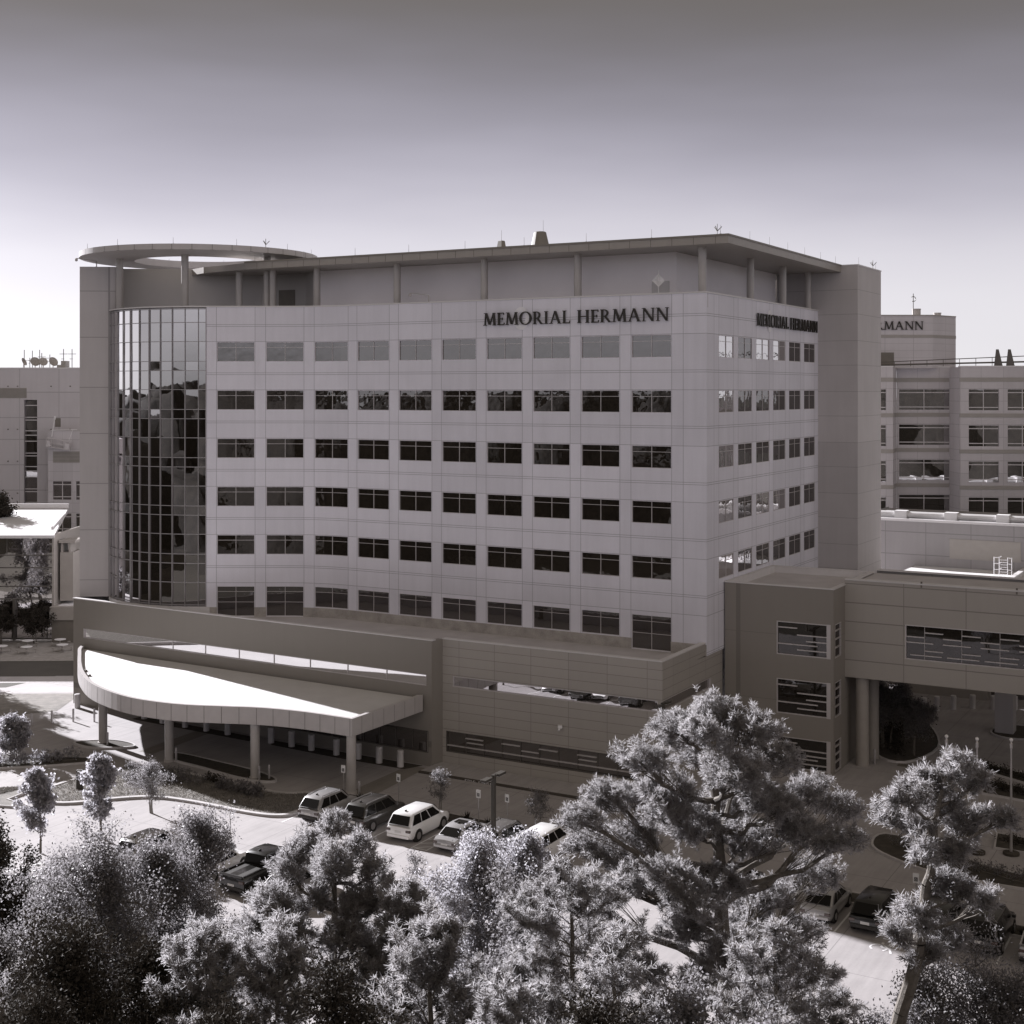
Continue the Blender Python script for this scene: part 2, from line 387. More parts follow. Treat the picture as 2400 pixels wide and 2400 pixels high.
def smooth_poly(pts, n=6):
    o = []; L = len(pts)
    for i in range(L):
        p0, p1, p2, p3 = [np.array(pts[(i+k-1) % L], float) for k in range(4)]
        for k in range(n):
            t = k/n
            o.append(tuple(.5*((2*p1)+(-p0+p2)*t+(2*p0-5*p1+4*p2-p3)*t*t+(-p0+3*p1-3*p2+p3)*t**3)))
    return o
g = MB(); g.face([(-3000,-1500,0),(3000,-1500,0),(3000,5000,0),(-3000,5000,0)]); struct('ground', g, 'soil')
sheet('paving', [(-75,-52),(62,-52),(70,-12),(70,45),(-75,75)], .004, 'paving')
def bed(pts, z=.13, m='mulch', kerb=True, name='planting_bed', kw=.15):
    """raised bed with a real kerb round it"""
    P = poly_ab(pts, 0); n = len(P)
    cx = sum(p[0] for p in P)/n; cy = sum(p[1] for p in P)/n
    area = sum(P[i][0]*P[(i+1)%n][1]-P[(i+1)%n][0]*P[i][1] for i in range(n)); sg = 1 if area > 0 else -1
    Q = []
    for i in range(n):
        a, b, c = P[i-1], P[i], P[(i+1)%n]
        d1 = Vector((b[0]-a[0], b[1]-a[1])); d2 = Vector((c[0]-b[0], c[1]-b[1]))
        nn = (d1.normalized()+d2.normalized())
        nn = nn.normalized() if nn.length > 1e-6 else d1.normalized()
        Q.append((b[0]-nn.y*sg*kw, b[1]+nn.x*sg*kw))
    if kerb:
        k = MB()
        for i in range(n):
            j = (i+1) % n; a, b, c, d = P[i], P[j], Q[j], Q[i]
            k.face([(a[0],a[1],0),(b[0],b[1],0),(b[0],b[1],z+.02),(a[0],a[1],z+.02)])
            k.face([(a[0],a[1],z+.02),(b[0],b[1],z+.02),(c[0],c[1],z+.02),(d[0],d[1],z+.02)])
            k.face([(d[0],d[1],z+.02),(c[0],c[1],z+.02),(c[0],c[1],z-.06),(d[0],d[1],z-.06)])
        struct('kerb', k, 'kerb_stone')
    s = MB(); s.face([(x, y, z-.03) for x, y in Q]); struct(name, s, m)
# landscape island between the entrance drive and the car park
ISL = smooth_poly([(20.2,-18.9),(20.3,-23.2),(20.9,-24.9),(23.3,-25.5),(28.1,-25.5),(31.3,-26),(33.2,-27.4),(35.8,-30.2),(39.2,-30.6),(39.9,-26),(39.2,-21.5),(38.5,-20.6),(32,-20.1),(24.8,-20.6),(22.4,-19.4)], 5)
bed(ISL, .14, 'grass', name='lawn', kw=.32)
# strip in front of the parked cars
bed([(19.9,-18.4),(19.9,-20.2),(-30,-21.9),(-30,-20.3),(-9,-19.4)], .13)
# island on the left with the hedge
bed([(60,-22.8),(49,-23.2),(43.2,-20.6),(42.4,-21.9),(44.5,-24.2),(52,-30.4),(66,-36)], .13)
sheet('walk', [(41.6,-22.2),(44.6,-24.9),(56,-34.5),(60,-46),(57,-46),(52.5,-36.5),(45,-30.9),(40.6,-27.2)], .008, 'walk')
bed([(40.5,-27.8),(44.6,-31.4),(51.6,-36.6),(50,-38),(42,-33.6),(36.4,-31.9),(39.9,-31.4)], .13, 'grass', name='lawn')
bed(smooth_poly([(48,-17.9),(46,-16),(43.6,-15.9),(42.7,-16.7),(44.6,-18.2),(46.4,-18.6)], 4), .15)          # round the first canopy column
bed(smooth_poly([(38.3,-16.2),(34,-16.5),(29.5,-17.1),(26.7,-18.1),(26.9,-19.1),(29.5,-19.3),(33.5,-18.6),(37.6,-17.9)], 4), .15)
# fire lane kerb and pavement along the podium
k = MB(); k.box(-12, 18.7, -11.3, -11.05, 0, .14, lambda a, b, z: W(a, b, z)); struct('kerb', k, 'kerb_red')
k = MB(); k.box(-12, 18.7, -11.05, -8.25, .001, .13, lambda a, b, z: W(a, b, z)); struct('pavement', k, 'walk')
sheet('brick_crossing', [(18.2,-18.3),(20.3,-18.3),(20.5,-9.9),(18.9,-9.9)], .009, 'brick')
sheet('brick_crossing', [(40,-17.2),(41.6,-17.2),(42.2,-9.6),(40.6,-9.6)], .009, 'brick')
sheet('planting_bed', [(19.5,-9.45),(35,-9.2),(33.6,-10.4),(27,-10.9),(20.2,-11.0)], .012, 'mulch')
sheet('planting_bed', [(36,-9.1),(50,-8.4),(50,-9.6),(36,-10.4)], .012, 'mulch')
# right hand plaza beds
bed(smooth_poly([(-9.7,11.3),(-12.6,9.6),(-13.9,15.3),(-11.6,22.6),(-7.9,27.5),(-6.6,22)], 4), .13)
bed([(-17.0,12.7),(-24,9.6),(-24,6.9),(-17.2,10.6)], .13)
bed([(-18.9,7.7),(-24.5,6.2),(-25,3.2),(-19.3,4.0)], .13)
bed([(-19.2,-5.0),(-20.8,-4.8),(-21.1,-7.5),(-19.6,-7.8)], .13); bed([(-21.9,-4.6),(-26,-4.9),(-26.4,-7.8),(-22.3,-7.8)], .13)
bed(smooth_poly([(-15.4,-10.9),(-15.6,-8.3),(-19.3,-9.2),(-22.3,-11.2),(-26,-12.4),(-26,-14.3),(-20.3,-14.2),(-17,-12.7)], 4), .13)
bed(smooth_poly([(-16.5,22.7),(-16.9,25.6),(-19.2,26.2),(-20.6,23.6),(-19.4,21.4),(-17.6,21.3)], 4), .13)
bed([(-6.6,-26),(-9,-23.5),(-9.2,-22),(-6.4,-22)], .13)
# lot in the far left: patio, road, pavements, verge
sheet('patio', [(-75,145.6),(-41,146.6),(-41,160),(-75,160)], .008, 'patio', False)
sheet('road', [(-90,137.6),(-41,138.8),(-41,146.2),(-90,144.9)], .010, 'asphalt', False)
sheet('pavement', [(-90,134.2),(-41,135.6),(-41,138.6),(-90,137.4)], .012, 'walk', False)
sheet('pavement', [(-90,129.2),(-41,131.0),(-41,133.4),(-90,132.2)], .013, 'walk', False)
sheet('lawn', [(-90,119.5),(-46,121),(-41,123.5),(-41,130.7),(-90,128.9)], .015, 'grass', False)
# painted markings
mk = MB()
def line_ab(mb, p, q, wd, z=.012):
    d = Vector((q[0]-p[0], q[1]-p[1])).normalized(); n = Vector((-d.y, d.x))*wd/2
    mb.face([W(p[0]+n.x, p[1]+n.y, z), W(q[0]+n.x, q[1]+n.y, z), W(q[0]-n.x, q[1]-n.y, z), W(p[0]-n.x, p[1]-n.y, z)])
STALL = [20.1, 16.6, 13.0, 9.7, 8.6, 6.0, 3.15, .4, -2.4, -5.1, -9.6, -12.2, -14.8, -17.4, -20.3, -21.2, -23.4, -25.7, -28.2]
for a in STALL: line_ab(mk, (a, -20.6), (a, -25.7), .11)
def hatch(a0, a1, b0, b1, n):
    line_ab(mk, (a0, b0), (a1, b0), .1, .013)
    for i in range(n):
        t = b0+(b1-b0)*i/n; line_ab(mk, (a0, t), (a1, t+(b1-b0)/n*.8), .1, .013)
hatch(9.65, 8.65, -25.6, -21, 5); hatch(-20.35, -21.15, -26.2, -21.5, 5); hatch(-5.2, -6.3, -25.6, -21, 5)
for i in range(7): line_ab(mk, (-15.6-i*.85, 14.6-i*.45), (-17.2-i*.85, 11.2-i*.45), .12)
for k in range(6): line_ab(mk, (24.2-2.75*k, -31.4), (24.2-2.75*k, -36.6), .11)
for k in range(6): line_ab(mk, (30.6-1.0*k, -38.5), (31.9-1.0*k, -43), .12, .013)
# wheelchair sign on the bay
cx, cy = -20.0, -26.6
for i in range(14):
    t0, t1 = 2*math.pi*i/18-.9, 2*math.pi*(i+1)/18-.9
    line_ab(mk, (cx+.42*math.cos(t0), cy+.42*math.sin(t0)), (cx+.42*math.cos(t1), cy+.42*math.sin(t1)), .11, .014)
line_ab(mk, (cx-.05, cy+.75), (cx-.12, cy+.1), .14, .014); line_ab(mk, (cx-.12, cy+.1), (cx-.55, cy+.05), .12, .0145); line_ab(mk, (cx-.55, cy+.05), (cx-.75, cy-.5), .12, .014)
struct('parking_markings', mk, 'kerb_paint', merge=False)
kt = MB(); letter_word(kt, 'FIRE LANE', 14.6, 12.2, .02, .10, lambda s, z, t: W(s, -11.305-t, z), .004)
struct('kerb_lettering', kt, 'kerb_paint', merge=False)

# ================================================================ HOSPITAL
ORG = (CX, CY, 0)
H = thing('hospital_building', 'large pale precast hospital with long curved front, roof ring and dark MEMORIAL HERMANN letters', 'hospital', ORG)
# ---- plan of the curved front
TB = [(CX, CY, R(150.37))]; DS = .05; s = 0; x, y, ph = TB[0]
def curv(s):
    if 33.8 <= s < 39.67: return R(29.63)/5.87
    if s >= 47.42: return -1/10.6
    return 0
while s < 62:
    ph2 = ph+curv(s)*DS; x += math.cos((ph+ph2)/2)*DS; y += math.sin((ph+ph2)/2)*DS; ph = ph2; s += DS; TB.append((x, y, ph))
def path(s, d):
    if s < 0: x, y, ph = CX-UX*-s, CY-UY*-s, R(150.37)
    else:
        i = min(int(s/DS), len(TB)-2); t = s/DS-i; a, b = TB[i], TB[i+1]
        x, y, ph = a[0]+(b[0]-a[0])*t, a[1]+(b[1]-a[1])*t, a[2]+(b[2]-a[2])*t
    return (x+math.sin(ph)*d, y-math.cos(ph)*d)
SG0, SG1 = 46.7, 47.42+10.6*R(65)
side = lambda s, d: W(d, s)[:2]
ROWS = [33.18-4.3*k for k in range(5)]
# ---- long front with 10 x 6 windows
holes = []; wins = []
for k in range(10):
    sc = 4.575+4.39*k; a, b = sc-1.665, sc+1.665
    for r, zt in enumerate(ROWS): wins.append((a, b, zt-1.72, zt, None))
    wins.append((a, b, 8.75 if k in (0, 8, 9) else 9.6, 11.4, (10.0 if k in (0, 8, 9) else None)))
holes = [w_[:4] for w_ in wins]
mb = MB(); wall(mb, path, 0, SG0, 8.7, 36.3, holes, .16, (4.575-.5*4.39, 4.39), (28.88, 4.3), 1.5)
obj('front_wall', mb, 'precast_front', H, ORG)
for a, b, z0, z1, low in wins:
    add_window(H, ORG, path, a, b, z0, z1, .15, 4 if a > 31 and b < 42 else 1, .27, low)
mb = MB()
for k in range(-1, 10):
    s0 = 4.575+4.39*k+1.665 if k >= 0 else 0; s1 = 4.575+4.39*(k+1)-1.665 if k < 9 else SG0
    bar(mb, path, s0, s1, 8.7, 9.55, -.06, 0, max(1, int((s1-s0)/.7)))
    if 1 <= k+1 < 8 and k < 9: bar(mb, path, s1, s1+3.33, 8.7, 9.55, -.06, 0, 4)
obj('granite_plinth', mb, 'granite', H, ORG)
# ---- side wall
holes = []; wins = []
for k in range(6):
    c = 4.19+4.275*k
    for zt in ROWS: wins.append((c-1.61, c+1.61, zt-1.72, zt, None))
    if k > 2: pass
holes = [w_[:4] for w_ in wins]
mb = MB(); wall(mb, side, 0, 28.2, 8.7, 36.3, holes, .07, (4.19-.5*4.275, 4.275), (28.88, 4.3))
obj('side_wall', mb, 'precast_side', H, ORG)
for a, b, z0, z1, low in wins: add_window(H, ORG, side, a, b, z0, z1, .06)
# ---- curved curtain wall
mb = MB(); vp = [SG0, SG0+.72]+[SG0+.72+1.2025*k for k in range(1, 10)]+[SG1]
zp = sorted([9.6, 36.2, 34.95]+[28.95+4.3*k+d for k in range(-4, 2) for d in (0, 1.7, 2.53) if 9.8 < 28.95+4.3*k+d < 34]); rp_ = random.Random(12)
for a, b in zip(vp, vp[1:]):
    for c_, e_ in zip(zp, zp[1:]):        # each pane sits a hair out of true
        j_ = [.06+rp_.uniform(-.009, .009) for _ in range(3)]; j_.append(j_[0]+j_[2]-j_[1])
        mb.face([(*path(a,j_[0]),c_),(*path(b,j_[1]),c_),(*path(b,j_[2]),e_),(*path(a,j_[3]),e_)])
CW = obj('curtain_wall', mb, 'curtain_glass', H, ORG, merge=False)
mb = MB()
vs = [SG0+.04, SG0+.72]+[SG0+.72+1.2025*k for k in range(1, 11)]
for i, s_ in enumerate(vs): bar(mb, path, s_-.026, s_+.026, 9.6, 36.2, -.09 if i in (3, 5, 7) else -.06, .04)
zs = [9.75, 36.15, 34.95]
for k in range(-4, 2):
    for d in (0, 1.7, 2.53):
        if 9.8 < 28.95+4.3*k+d < 34: zs.append(28.95+4.3*k+d)
for z in zs: bar(mb, path, SG0, SG1, z-.026, z+.026, -.045, .035, 36)
obj('mullions', mb, 'curtain_mullion', CW, ORG)
mb = MB(); bar(mb, path, SG0-.3, SG1, 8.7, 9.6, -.12, .3, 36); obj('glass_base', mb, 'coping', CW, ORG)
# ---- parapet coping
mb = MB(); bar(mb, path, -.08, SG1, 36.3, 36.42, -.08, .35, 60); obj('parapet_coping', mb, 'coping', H, ORG)
mb = MB(); bar(mb, side, .35, 28.2, 36.3, 36.42, -.08, .35); obj('parapet_coping', mb, 'coping', H, ORG)
mb = MB(); bar(mb, path, 0, SG1, 35.2, 36.3, .2, .3, 60); bar(mb, side, .3, 28.2, 35.2, 36.3, .2, .3); obj('parapet_inside', mb, 'precast_plain', H, ORG)
# ---- left pier and long back wall, roofs, rear
PE = path(SG1, 0)
wallp = lambda p, q, z0, z1, mb, zu=(28.9, 9.0), su=(0, 30): wall(mb, seg(p, q)[0], 0, seg(p, q)[1], z0, z1, (), .1, su, zu)
PL = (-40.4, 128.15)
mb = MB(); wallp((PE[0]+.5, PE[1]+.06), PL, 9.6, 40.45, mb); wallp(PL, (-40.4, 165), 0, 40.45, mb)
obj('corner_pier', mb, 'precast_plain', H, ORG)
A = W(3.8, 3.2)[:2]; B2 = (-19.4, 129.2); D2 = (-24, 131.2); E2 = (-36.9, 130.4)
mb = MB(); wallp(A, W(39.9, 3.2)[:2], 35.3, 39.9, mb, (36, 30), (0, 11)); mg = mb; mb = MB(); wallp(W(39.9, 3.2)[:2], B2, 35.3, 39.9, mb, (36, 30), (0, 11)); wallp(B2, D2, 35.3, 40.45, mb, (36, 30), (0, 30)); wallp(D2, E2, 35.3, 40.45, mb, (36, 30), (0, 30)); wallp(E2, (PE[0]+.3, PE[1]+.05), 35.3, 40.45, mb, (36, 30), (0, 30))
obj('rear_screen', mb, 'penthouse_shaded', H, ORG); mb = mg
q = lambda s, d: W(3.8+d, 3.2+s)[:2]
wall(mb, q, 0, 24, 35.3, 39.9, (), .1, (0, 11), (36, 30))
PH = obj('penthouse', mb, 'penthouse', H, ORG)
mb = MB(); mb.box(4.4, 5.9, 3.13, 3.19, 35.4, 37.6, W); obj('roof_door', mb, 'coping', PH, ORG)
sp_, sl_ = seg(B2, D2)
mb = MB(); bar(mb, sp_, 1.2, 3.0, 35.8, 38.4, -.05, -.01); obj('louvre', mb, 'louvre', PH, ORG)
front = [path(s_, .3) for s_ in np.linspace(0, SG1, 40)]
foot = front+[(-40.1, 128.5), (-40.3, 164.5), (-5, 158), W(-3.5, 36)[:2], W(-3.5, 28.4)[:2], W(.25, 28.4)[:2]]
mb = MB(); FR = [path(s_, .3) for s_ in np.linspace(0, SG1, 40)]; BK = [(W(.25, 28.4)[0]+(-40.3-W(.25, 28.4)[0])*k/39, W(.25, 28.4)[1]+(164.5-W(.25, 28.4)[1])*k/39) for k in range(40)]
for k in range(39): mb.face([(*FR[k], 35.25), (*FR[k+1], 35.25), (*BK[k+1], 35.25), (*BK[k], 35.25)])
obj('roof_deck', mb, 'roof_deck', H, ORG)
mb = MB(); wallp((-40.3, 165), (-5, 158.3), 0, 40.3, mb); wallp((-5, 158.3), W(-3.8, 36.2)[:2], 0, 40.3, mb); obj('rear_wall', mb, 'precast_plain', H, ORG)
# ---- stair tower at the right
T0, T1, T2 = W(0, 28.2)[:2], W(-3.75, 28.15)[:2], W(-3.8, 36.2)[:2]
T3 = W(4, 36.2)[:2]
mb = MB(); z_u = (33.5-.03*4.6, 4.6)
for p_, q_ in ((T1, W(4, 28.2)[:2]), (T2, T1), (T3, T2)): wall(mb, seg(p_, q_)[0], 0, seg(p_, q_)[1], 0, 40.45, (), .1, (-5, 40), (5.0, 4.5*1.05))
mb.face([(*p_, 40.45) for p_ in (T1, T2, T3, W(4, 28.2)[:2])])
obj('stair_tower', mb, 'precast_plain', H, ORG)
mb = MB(); bar(mb, seg(T2, T1)[0], 0, 8.05, 40.45, 40.55, -.06, .3); bar(mb, seg(T1, T0)[0], 0, 3.8, 40.45, 40.55, -.06, .3); obj('parapet_coping', mb, 'coping', H, ORG)
# ---- flat roof canopy (fascia, soffit) over slim columns
mb = MB(); out = [W(-2.2,-1.2)[:2], W(44,-1.6)[:2], W(50,-.4)[:2], W(57,2.9)[:2], (-34,131.5), (-24,133), (-20,150), W(6,34)[:2], W(-.2,34)[:2], W(-.2,28.3)[:2], W(-2.2,28.3)[:2]]
mb.prism([(*p_,) for p_ in out], 39.86, 40.42)
RC = obj('roof_canopy', mb, 'canopy_metal', H, ORG)
mb = MB(); P_ = [W(-2.28,-1.28), W(44,-1.68)]
bar(mb, lambda s_, d_: W(s_, -1.6+.4*(44-s_)/46.2+d_-.02)[:2], -2.25, 44, 40.42, 40.56, -.06, .3, 1); bar(mb, lambda s_, d_: W(-2.2+d_, s_)[:2], -1.2, 28.2, 40.42, 40.56, -.06, .3)
obj('roof_edge', mb, 'soffit', RC, ORG)
mb = MB()
for s_ in np.arange(-1.2, 44, 1.75): bar(mb, lambda q_, d_: W(q_, -1.6+.4*(44-q_)/46.2+d_)[:2], s_, s_+.03, 39.86, 40.4, -.012, .0)
obj('fascia_joints', mb, 'dark_frame', RC, ORG)
for a_, b_ in [(.62, .7), (11.3, .7), (20.05, .7), (28.85, .7), (37.55, .7), (42.6, .7), (46.2, .2), (.62, 11.4), (.62, 19.8), (.62, 27.0)]:
    x_, y_, _ = W(a_, b_); mb = MB(); mb.lathe([(.31, 35.3), (.31, 39.86)], 20, (x_, y_)); obj('roof_column', mb, 'column_paint', H, ORG, smooth=True)
# ---- roof ring
rc = (-29.8, 131.2); n = 72
def ring(ro, ri, z0, z1, zi0):
    mb = MB()
    for k in range(n):
        t0, t1 = 2*math.pi*k/n, 2*math.pi*(k+1)/n
        P = lambda r, t, z: (rc[0]+r*math.cos(t), rc[1]+r*math.sin(t), z)
        mb.face([P(ro,t0,z0),P(ro,t1,z0),P(ro,t1,z1),P(ro,t0,z1)]); mb.face([P(ri,t0,zi0),P(ri,t1,zi0),P(ri,t1,z1),P(ri,t0,z1)])
        mb.face([P(ro,t0,z1),P(ro,t1,z1),P(ri,t1,z1),P(ri,t0,z1)]); mb.face([P(ro,t0,z0),P(ro,t1,z0),P(ri,t1,zi0),P(ri,t0,zi0)])
    return mb
RG = obj('roof_ring', ring(11.1, 6.1, 41.25, 41.75, 41.1), 'fascia_panel', H, ORG, smooth=True)
mb = MB()
for k in range(40):
    t = 2*math.pi*k/40; c, s_ = math.cos(t), math.sin(t); X, Y = rc[0]+11.105*c, rc[1]+11.105*s_
    t2 = 2*math.pi*(k+1)/40; X2, Y2 = rc[0]+11.105*math.cos(t2), rc[1]+11.105*math.sin(t2); mb.face([(X, Y, 41.245), (X2, Y2, 41.245), (X2, Y2, 41.27), (X, Y, 41.27)])
    mb.face([(X-s_*.02, Y+c*.02, 41.26), (X+s_*.02, Y-c*.02, 41.26), (X+s_*.02, Y-c*.02, 41.74), (X-s_*.02, Y+c*.02, 41.74)])
obj('panel_joints', mb, 'dark_frame', RG, ORG)
for x_, y_ in ((-36.6, 127.9), (-29.55, 123.9), (-22.6, 126.6), (-29.8, 139)):
    mb = MB(); mb.lathe([(.33, 35.3), (.33, 41.15)], 20, (x_, y_)); obj('ring_column', mb, 'column_paint', H, ORG, smooth=True)
# ---- lightning rods, vents, camera arms, small aerials
def rod(x_, y_, z, h=.7, r=.02):
    mb = MB(); mb.tube((x_, y_, z), (x_, y_, z+h), r, r*.6, 5); mb.box(x_-.07, x_+.07, y_-.07, y_+.07, z, z+.05); obj('lightning_rod', mb, 'dark_frame', H, ORG)
for a_ in np.arange(-1.5, 44, 5.6): rod(*W(a_, -1.0)[:2], 40.56)
for b_ in np.arange(4, 28, 4.6): rod(*W(-2.0, b_)[:2], 40.56)
rod(*W(-3.6, 35)[:2], 40.55); rod(*W(-3.6, 29)[:2], 40.55)
for t in np.linspace(0, 2*math.pi, 13)[:-1]: rod(rc[0]+10.6*math.cos(t), rc[1]+10.6*math.sin(t), 41.75, .6)
def vent(a_, b_, w_, h_, nm='roof_vent'):
    x_, y_, _ = W(a_, b_); mb = MB()
    mb.lathe([(w_*1.35, 40.42), (w_*1.35, 40.9), (w_*1.2, 40.95), (w_*1.1, 41.0), (w_*.62, 40.95+h_), (w_*.5, 41+h_)], 4 if nm == 'roof_vent' else 14, (x_, y_)); obj(nm, mb, 'louvre', H, ORG)
vent(18.7, 8, .85, 1.8, 'roof_flue'); vent(23.2, 9, .5, 1.35)
rod(*W(18.4, 8)[:2], 42.7, 1.1); rod(*W(23.2, 9)[:2], 42.2, 1.1)
def cam_arm(p, d, z):
    mb = MB(); mb.tube((*p, z), (*p, z+.55), .05, n=6); q_ = (p[0]+d[0], p[1]+d[1]); mb.tube((*p, z+.55), (*q_, z+.75), .035, n=6)
    mb.lathe([(.04, z+.45), (.13, z+.5), (.13, z+.68), (.05, z+.75)], 8, q_); obj('camera_arm', mb, 'column_paint', H, ORG)
cam_arm((-38.9, 128.4), (-1.7, -.6), 40.45); cam_arm(W(25.2, .1)[:2], W(27.0, -.9)[:2] and (-1.6, .2), 36.42)
mb = MB(); x_, y_, _ = W(4.1, .3)
mb.tube((x_, y_, 36.42), (x_, y_, 38.2), .04, n=6)
for sx in (-1, 1): mb.face([(x_, y_-.1, 37.9), (x_+sx*.5, y_, 37.4), (x_, y_-.1, 36.9), (x_, y_+.2, 37.4)])
obj('dish_aerial', mb, 'kerb_paint', H, ORG, merge=False)
for p_ in (W(-1.2, -.9), (rc[0]+7.6, rc[1]-7.6, 0), W(-3.7, 33.6)):
    z = 40.56 if p_[0] > -10 else 41.75; mb = MB(); mb.tube((p_[0], p_[1], z), (p_[0], p_[1], z+.8), .03, n=5)
    for t in (0, 2.1, 4.2): mb.tube((p_[0], p_[1], z+.25), (p_[0]+.35*math.cos(t), p_[1]+.35*math.sin(t), z+.6), .03, n=5)
    obj('wind_sensor', mb, 'dark_frame', H, ORG)
# ---- lettering
mb = MB(); pl = lambda s_, z, t: W(s_, -.1-t)[:2]+(z,)
letter_word(mb, 'MEMORIAL', 19.62, 11.55, 34.25, 1.03, pl, .12); letter_word(mb, 'HERMANN', 10.95, 3.0, 34.25, 1.03, pl, .12)
obj('sign_letters', mb, 'sign_metal', H, ORG, merge=False)
mb = MB(); pls = lambda s_, z, t: W(-.1-t, s_)[:2]+(z,)
letter_word(mb, 'MEMORIAL', 10.9, 18.95, 34.25, 1.05, pls, .14); letter_word(mb, 'HERMANN', 19.5, 27.45, 34.25, 1.05, pls, .14)
obj('sign_letters', mb, 'sign_metal', H, ORG, merge=False)
def disc(cs, z, pf):
    mb = MB(); P = [pf(cs+.72*math.cos(t), z+.95*math.sin(t)) for t in np.linspace(0, 2*math.pi, 33)[:-1]]
    Q = [pf(cs+.40*math.cos(t), z+.52*math.sin(t)) for t in np.linspace(0, 2*math.pi, 33)[:-1]]
    for i in range(32): mb.face([P[i], P[(i+1)%32], Q[(i+1)%32], Q[i]])
    obj('sign_disc', mb, 'sign_disc', H, ORG)
disc(16.1, 34.77, lambda s_, z: W(s_, -.05)[:2]+(z,)); disc(14.4, 34.77, lambda s_, z: W(-.05, s_)[:2]+(z,))
# ---- podium: two storeys of metal panel, slot windows, terrace
pr = lambda s_, d: W(s_, -8.2+d)[:2]                      # right part, s = a
PA, PB = W(18.77, -9.35)[:2], W(59.2, -7.72)[:2]
pll, LL = seg(PA, PB)
mb = MB(); wall(mb, pr, .1, 18.5, 0, 9.65, [(.45, 17.6, 6.05, 6.88), (.45, 18.2, .98, 2.6)], .2, (1.2, 3.15), (-.1, 2.1))
wall(mb, lambda s_, d: W(.1+d, s_)[:2], -8.2, 3.6, 0, 9.65, [(-7.9, 1.2, 6.05, 6.88)], .2, (0, 3.15), (-.1, 2.1))
obj('podium_wall', mb, 'metal_panel', H, ORG)
def strip(path_, s0, s1, z0, z1, d, nm, m='strip_glass', bars=(), n=1):
    mb = MB(); bar(mb, path_, s0, s1, z0, z1, d, d+.02, n); w_ = obj(nm, mb, m, H, ORG)
    mb = MB(); t = .06
    bar(mb, path_, s0, s1, z0, z0+t, d-.12, d-.003); bar(mb, path_, s0, s1, z1-t, z1, d-.12, d-.003)
    bar(mb, path_, s0, s0+t, z0+t, z1-t, d-.12, d-.003); bar(mb, path_, s1-t, s1, z0+t, z1-t, d-.12, d-.003)
    for s_ in bars: bar(mb, path_, s_-.03, s_+.03, z0+t, z1-t, d-.05, d-.004)
    obj('frame', mb, 'dark_frame' if m == 'low_glass' else 'mullion', w_, ORG); return w_
strip(pr, .45, 17.6, 6.05, 6.88, .16, 'slot_window', bars=())
strip(lambda s_, d: W(.1+d, s_)[:2], -7.9, 1.2, 6.05, 6.88, .16, 'slot_window')
glass_mat('low_glass', (.03, .025, .02), .25, .1, .6)
sw = strip(pr, .45, 18.2, .98, 2.6, .16, 'strip_window', 'low_glass', bars=[.45+1.6*k for k in range(1, 11)])
mb = MB(); r2 = random.Random(3)
for k in range(11):
    s0 = .45+1.6*k; lv = [(1.5, 2), (2.2, 1)][k % 2]
    bar(mb, pr, s0+.05, min(s0+1.6*lv[1], 18.1), lv[0]-.03, lv[0]+.03, .0, .15)
    if k % 3 == 0: bar(mb, pr, s0+.05, s0+1.5, 1.85, 1.9, .0, .15)
obj('louvre_bars', mb, 'mullion', sw, ORG)
mb = MB(); wall(mb, pll, 0, LL, 0, 9.65, [(.5, LL-1.3, 6.15, 7.02), (.3, 30, 1.0, 2.7)], .2, (-20, 60), (-.1, 60))
obj('podium_wall', mb, 'brown_panel', H, ORG)
glass_mat('slot_glass', (.06, .055, .05), .72, .12, .35)
strip(pll, .5, LL-1.3, 6.15, 7.02, .16, 'slot_window', 'slot_glass', bars=[.5+3.9*k for k in range(1, 8)])
strip(pll, .3, 30, 1.0, 2.7, .16, 'strip_window', 'low_glass', bars=[.3+1.6*k for k in range(1, 18)])
mb = MB(); P1, P2 = W(18.5, -8.2)[:2], PA
bar(mb, seg(P1, P2)[0], 0, seg(P1, P2)[1], 0, 9.65, .0, .5); obj('podium_return', mb, 'brown_panel', H, ORG)
mb = MB(); wall(mb, seg(PB, (-40.4, 150))[0], 0, seg(PB, (-40.4, 150))[1], 0, 9.65, (), .1, (0, 60), (-.1, 60)); obj('podium_wall', mb, 'brown_panel', H, ORG)
mb = MB(); bar(mb, pr, .04, 18.5, 9.65, 9.73, -.05, .4); bar(mb, lambda s_, d: W(.1+d, s_)[:2], -7.8, 3.6, 9.65, 9.73, -.05, .4); bar(mb, pll, -.1, LL+.1, 9.65, 9.73, -.05, .4)
obj('podium_coping', mb, 'coping', H, ORG)
mb = MB(); bar(mb, pr, .5, 18.5, 8.7, 9.65, .25, .35); bar(mb, lambda s_, d: W(.1+d, s_)[:2], -7.9, 3.6, 8.7, 9.65, .25, .35); bar(mb, pll, .1, LL, 8.7, 9.65, .25, .35); obj('terrace_upstand', mb, 'coping', H, ORG)
tp = [W(.4, -7.9)[:2], W(18.6, -7.9)[:2], W(18.8, -9.1)[:2], W(59, -7.5)[:2], (-37.6, 128.6)]+[path(s_, .3) for s_ in np.linspace(SG1, 0, 40)]+[W(.4, 3.6)[:2]]
mb = MB(); TW = [path(s_, .3) for s_ in np.linspace(0, SG1, 40)]
def podpt(f):
    a_ = .4+(58.8-.4)*f; return W(a_, -7.9 if a_ < 18.6 else -9.1+(a_-18.6)*.0398)[:2]
TP = [podpt(k/39) for k in range(40)]
for k in range(39): mb.face([(*TP[k], 8.72), (*TP[k+1], 8.72), (*TW[k+1], 8.72), (*TW[k], 8.72)])
mb.face([W(.4,-7.9,8.72), W(0,.3,8.72), W(0,3.6,8.72), W(.4,3.6,8.72)]); mb.face([(*TP[-1], 8.72), (*TW[-1], 8.72), (-40.3, 128.6, 8.72)])
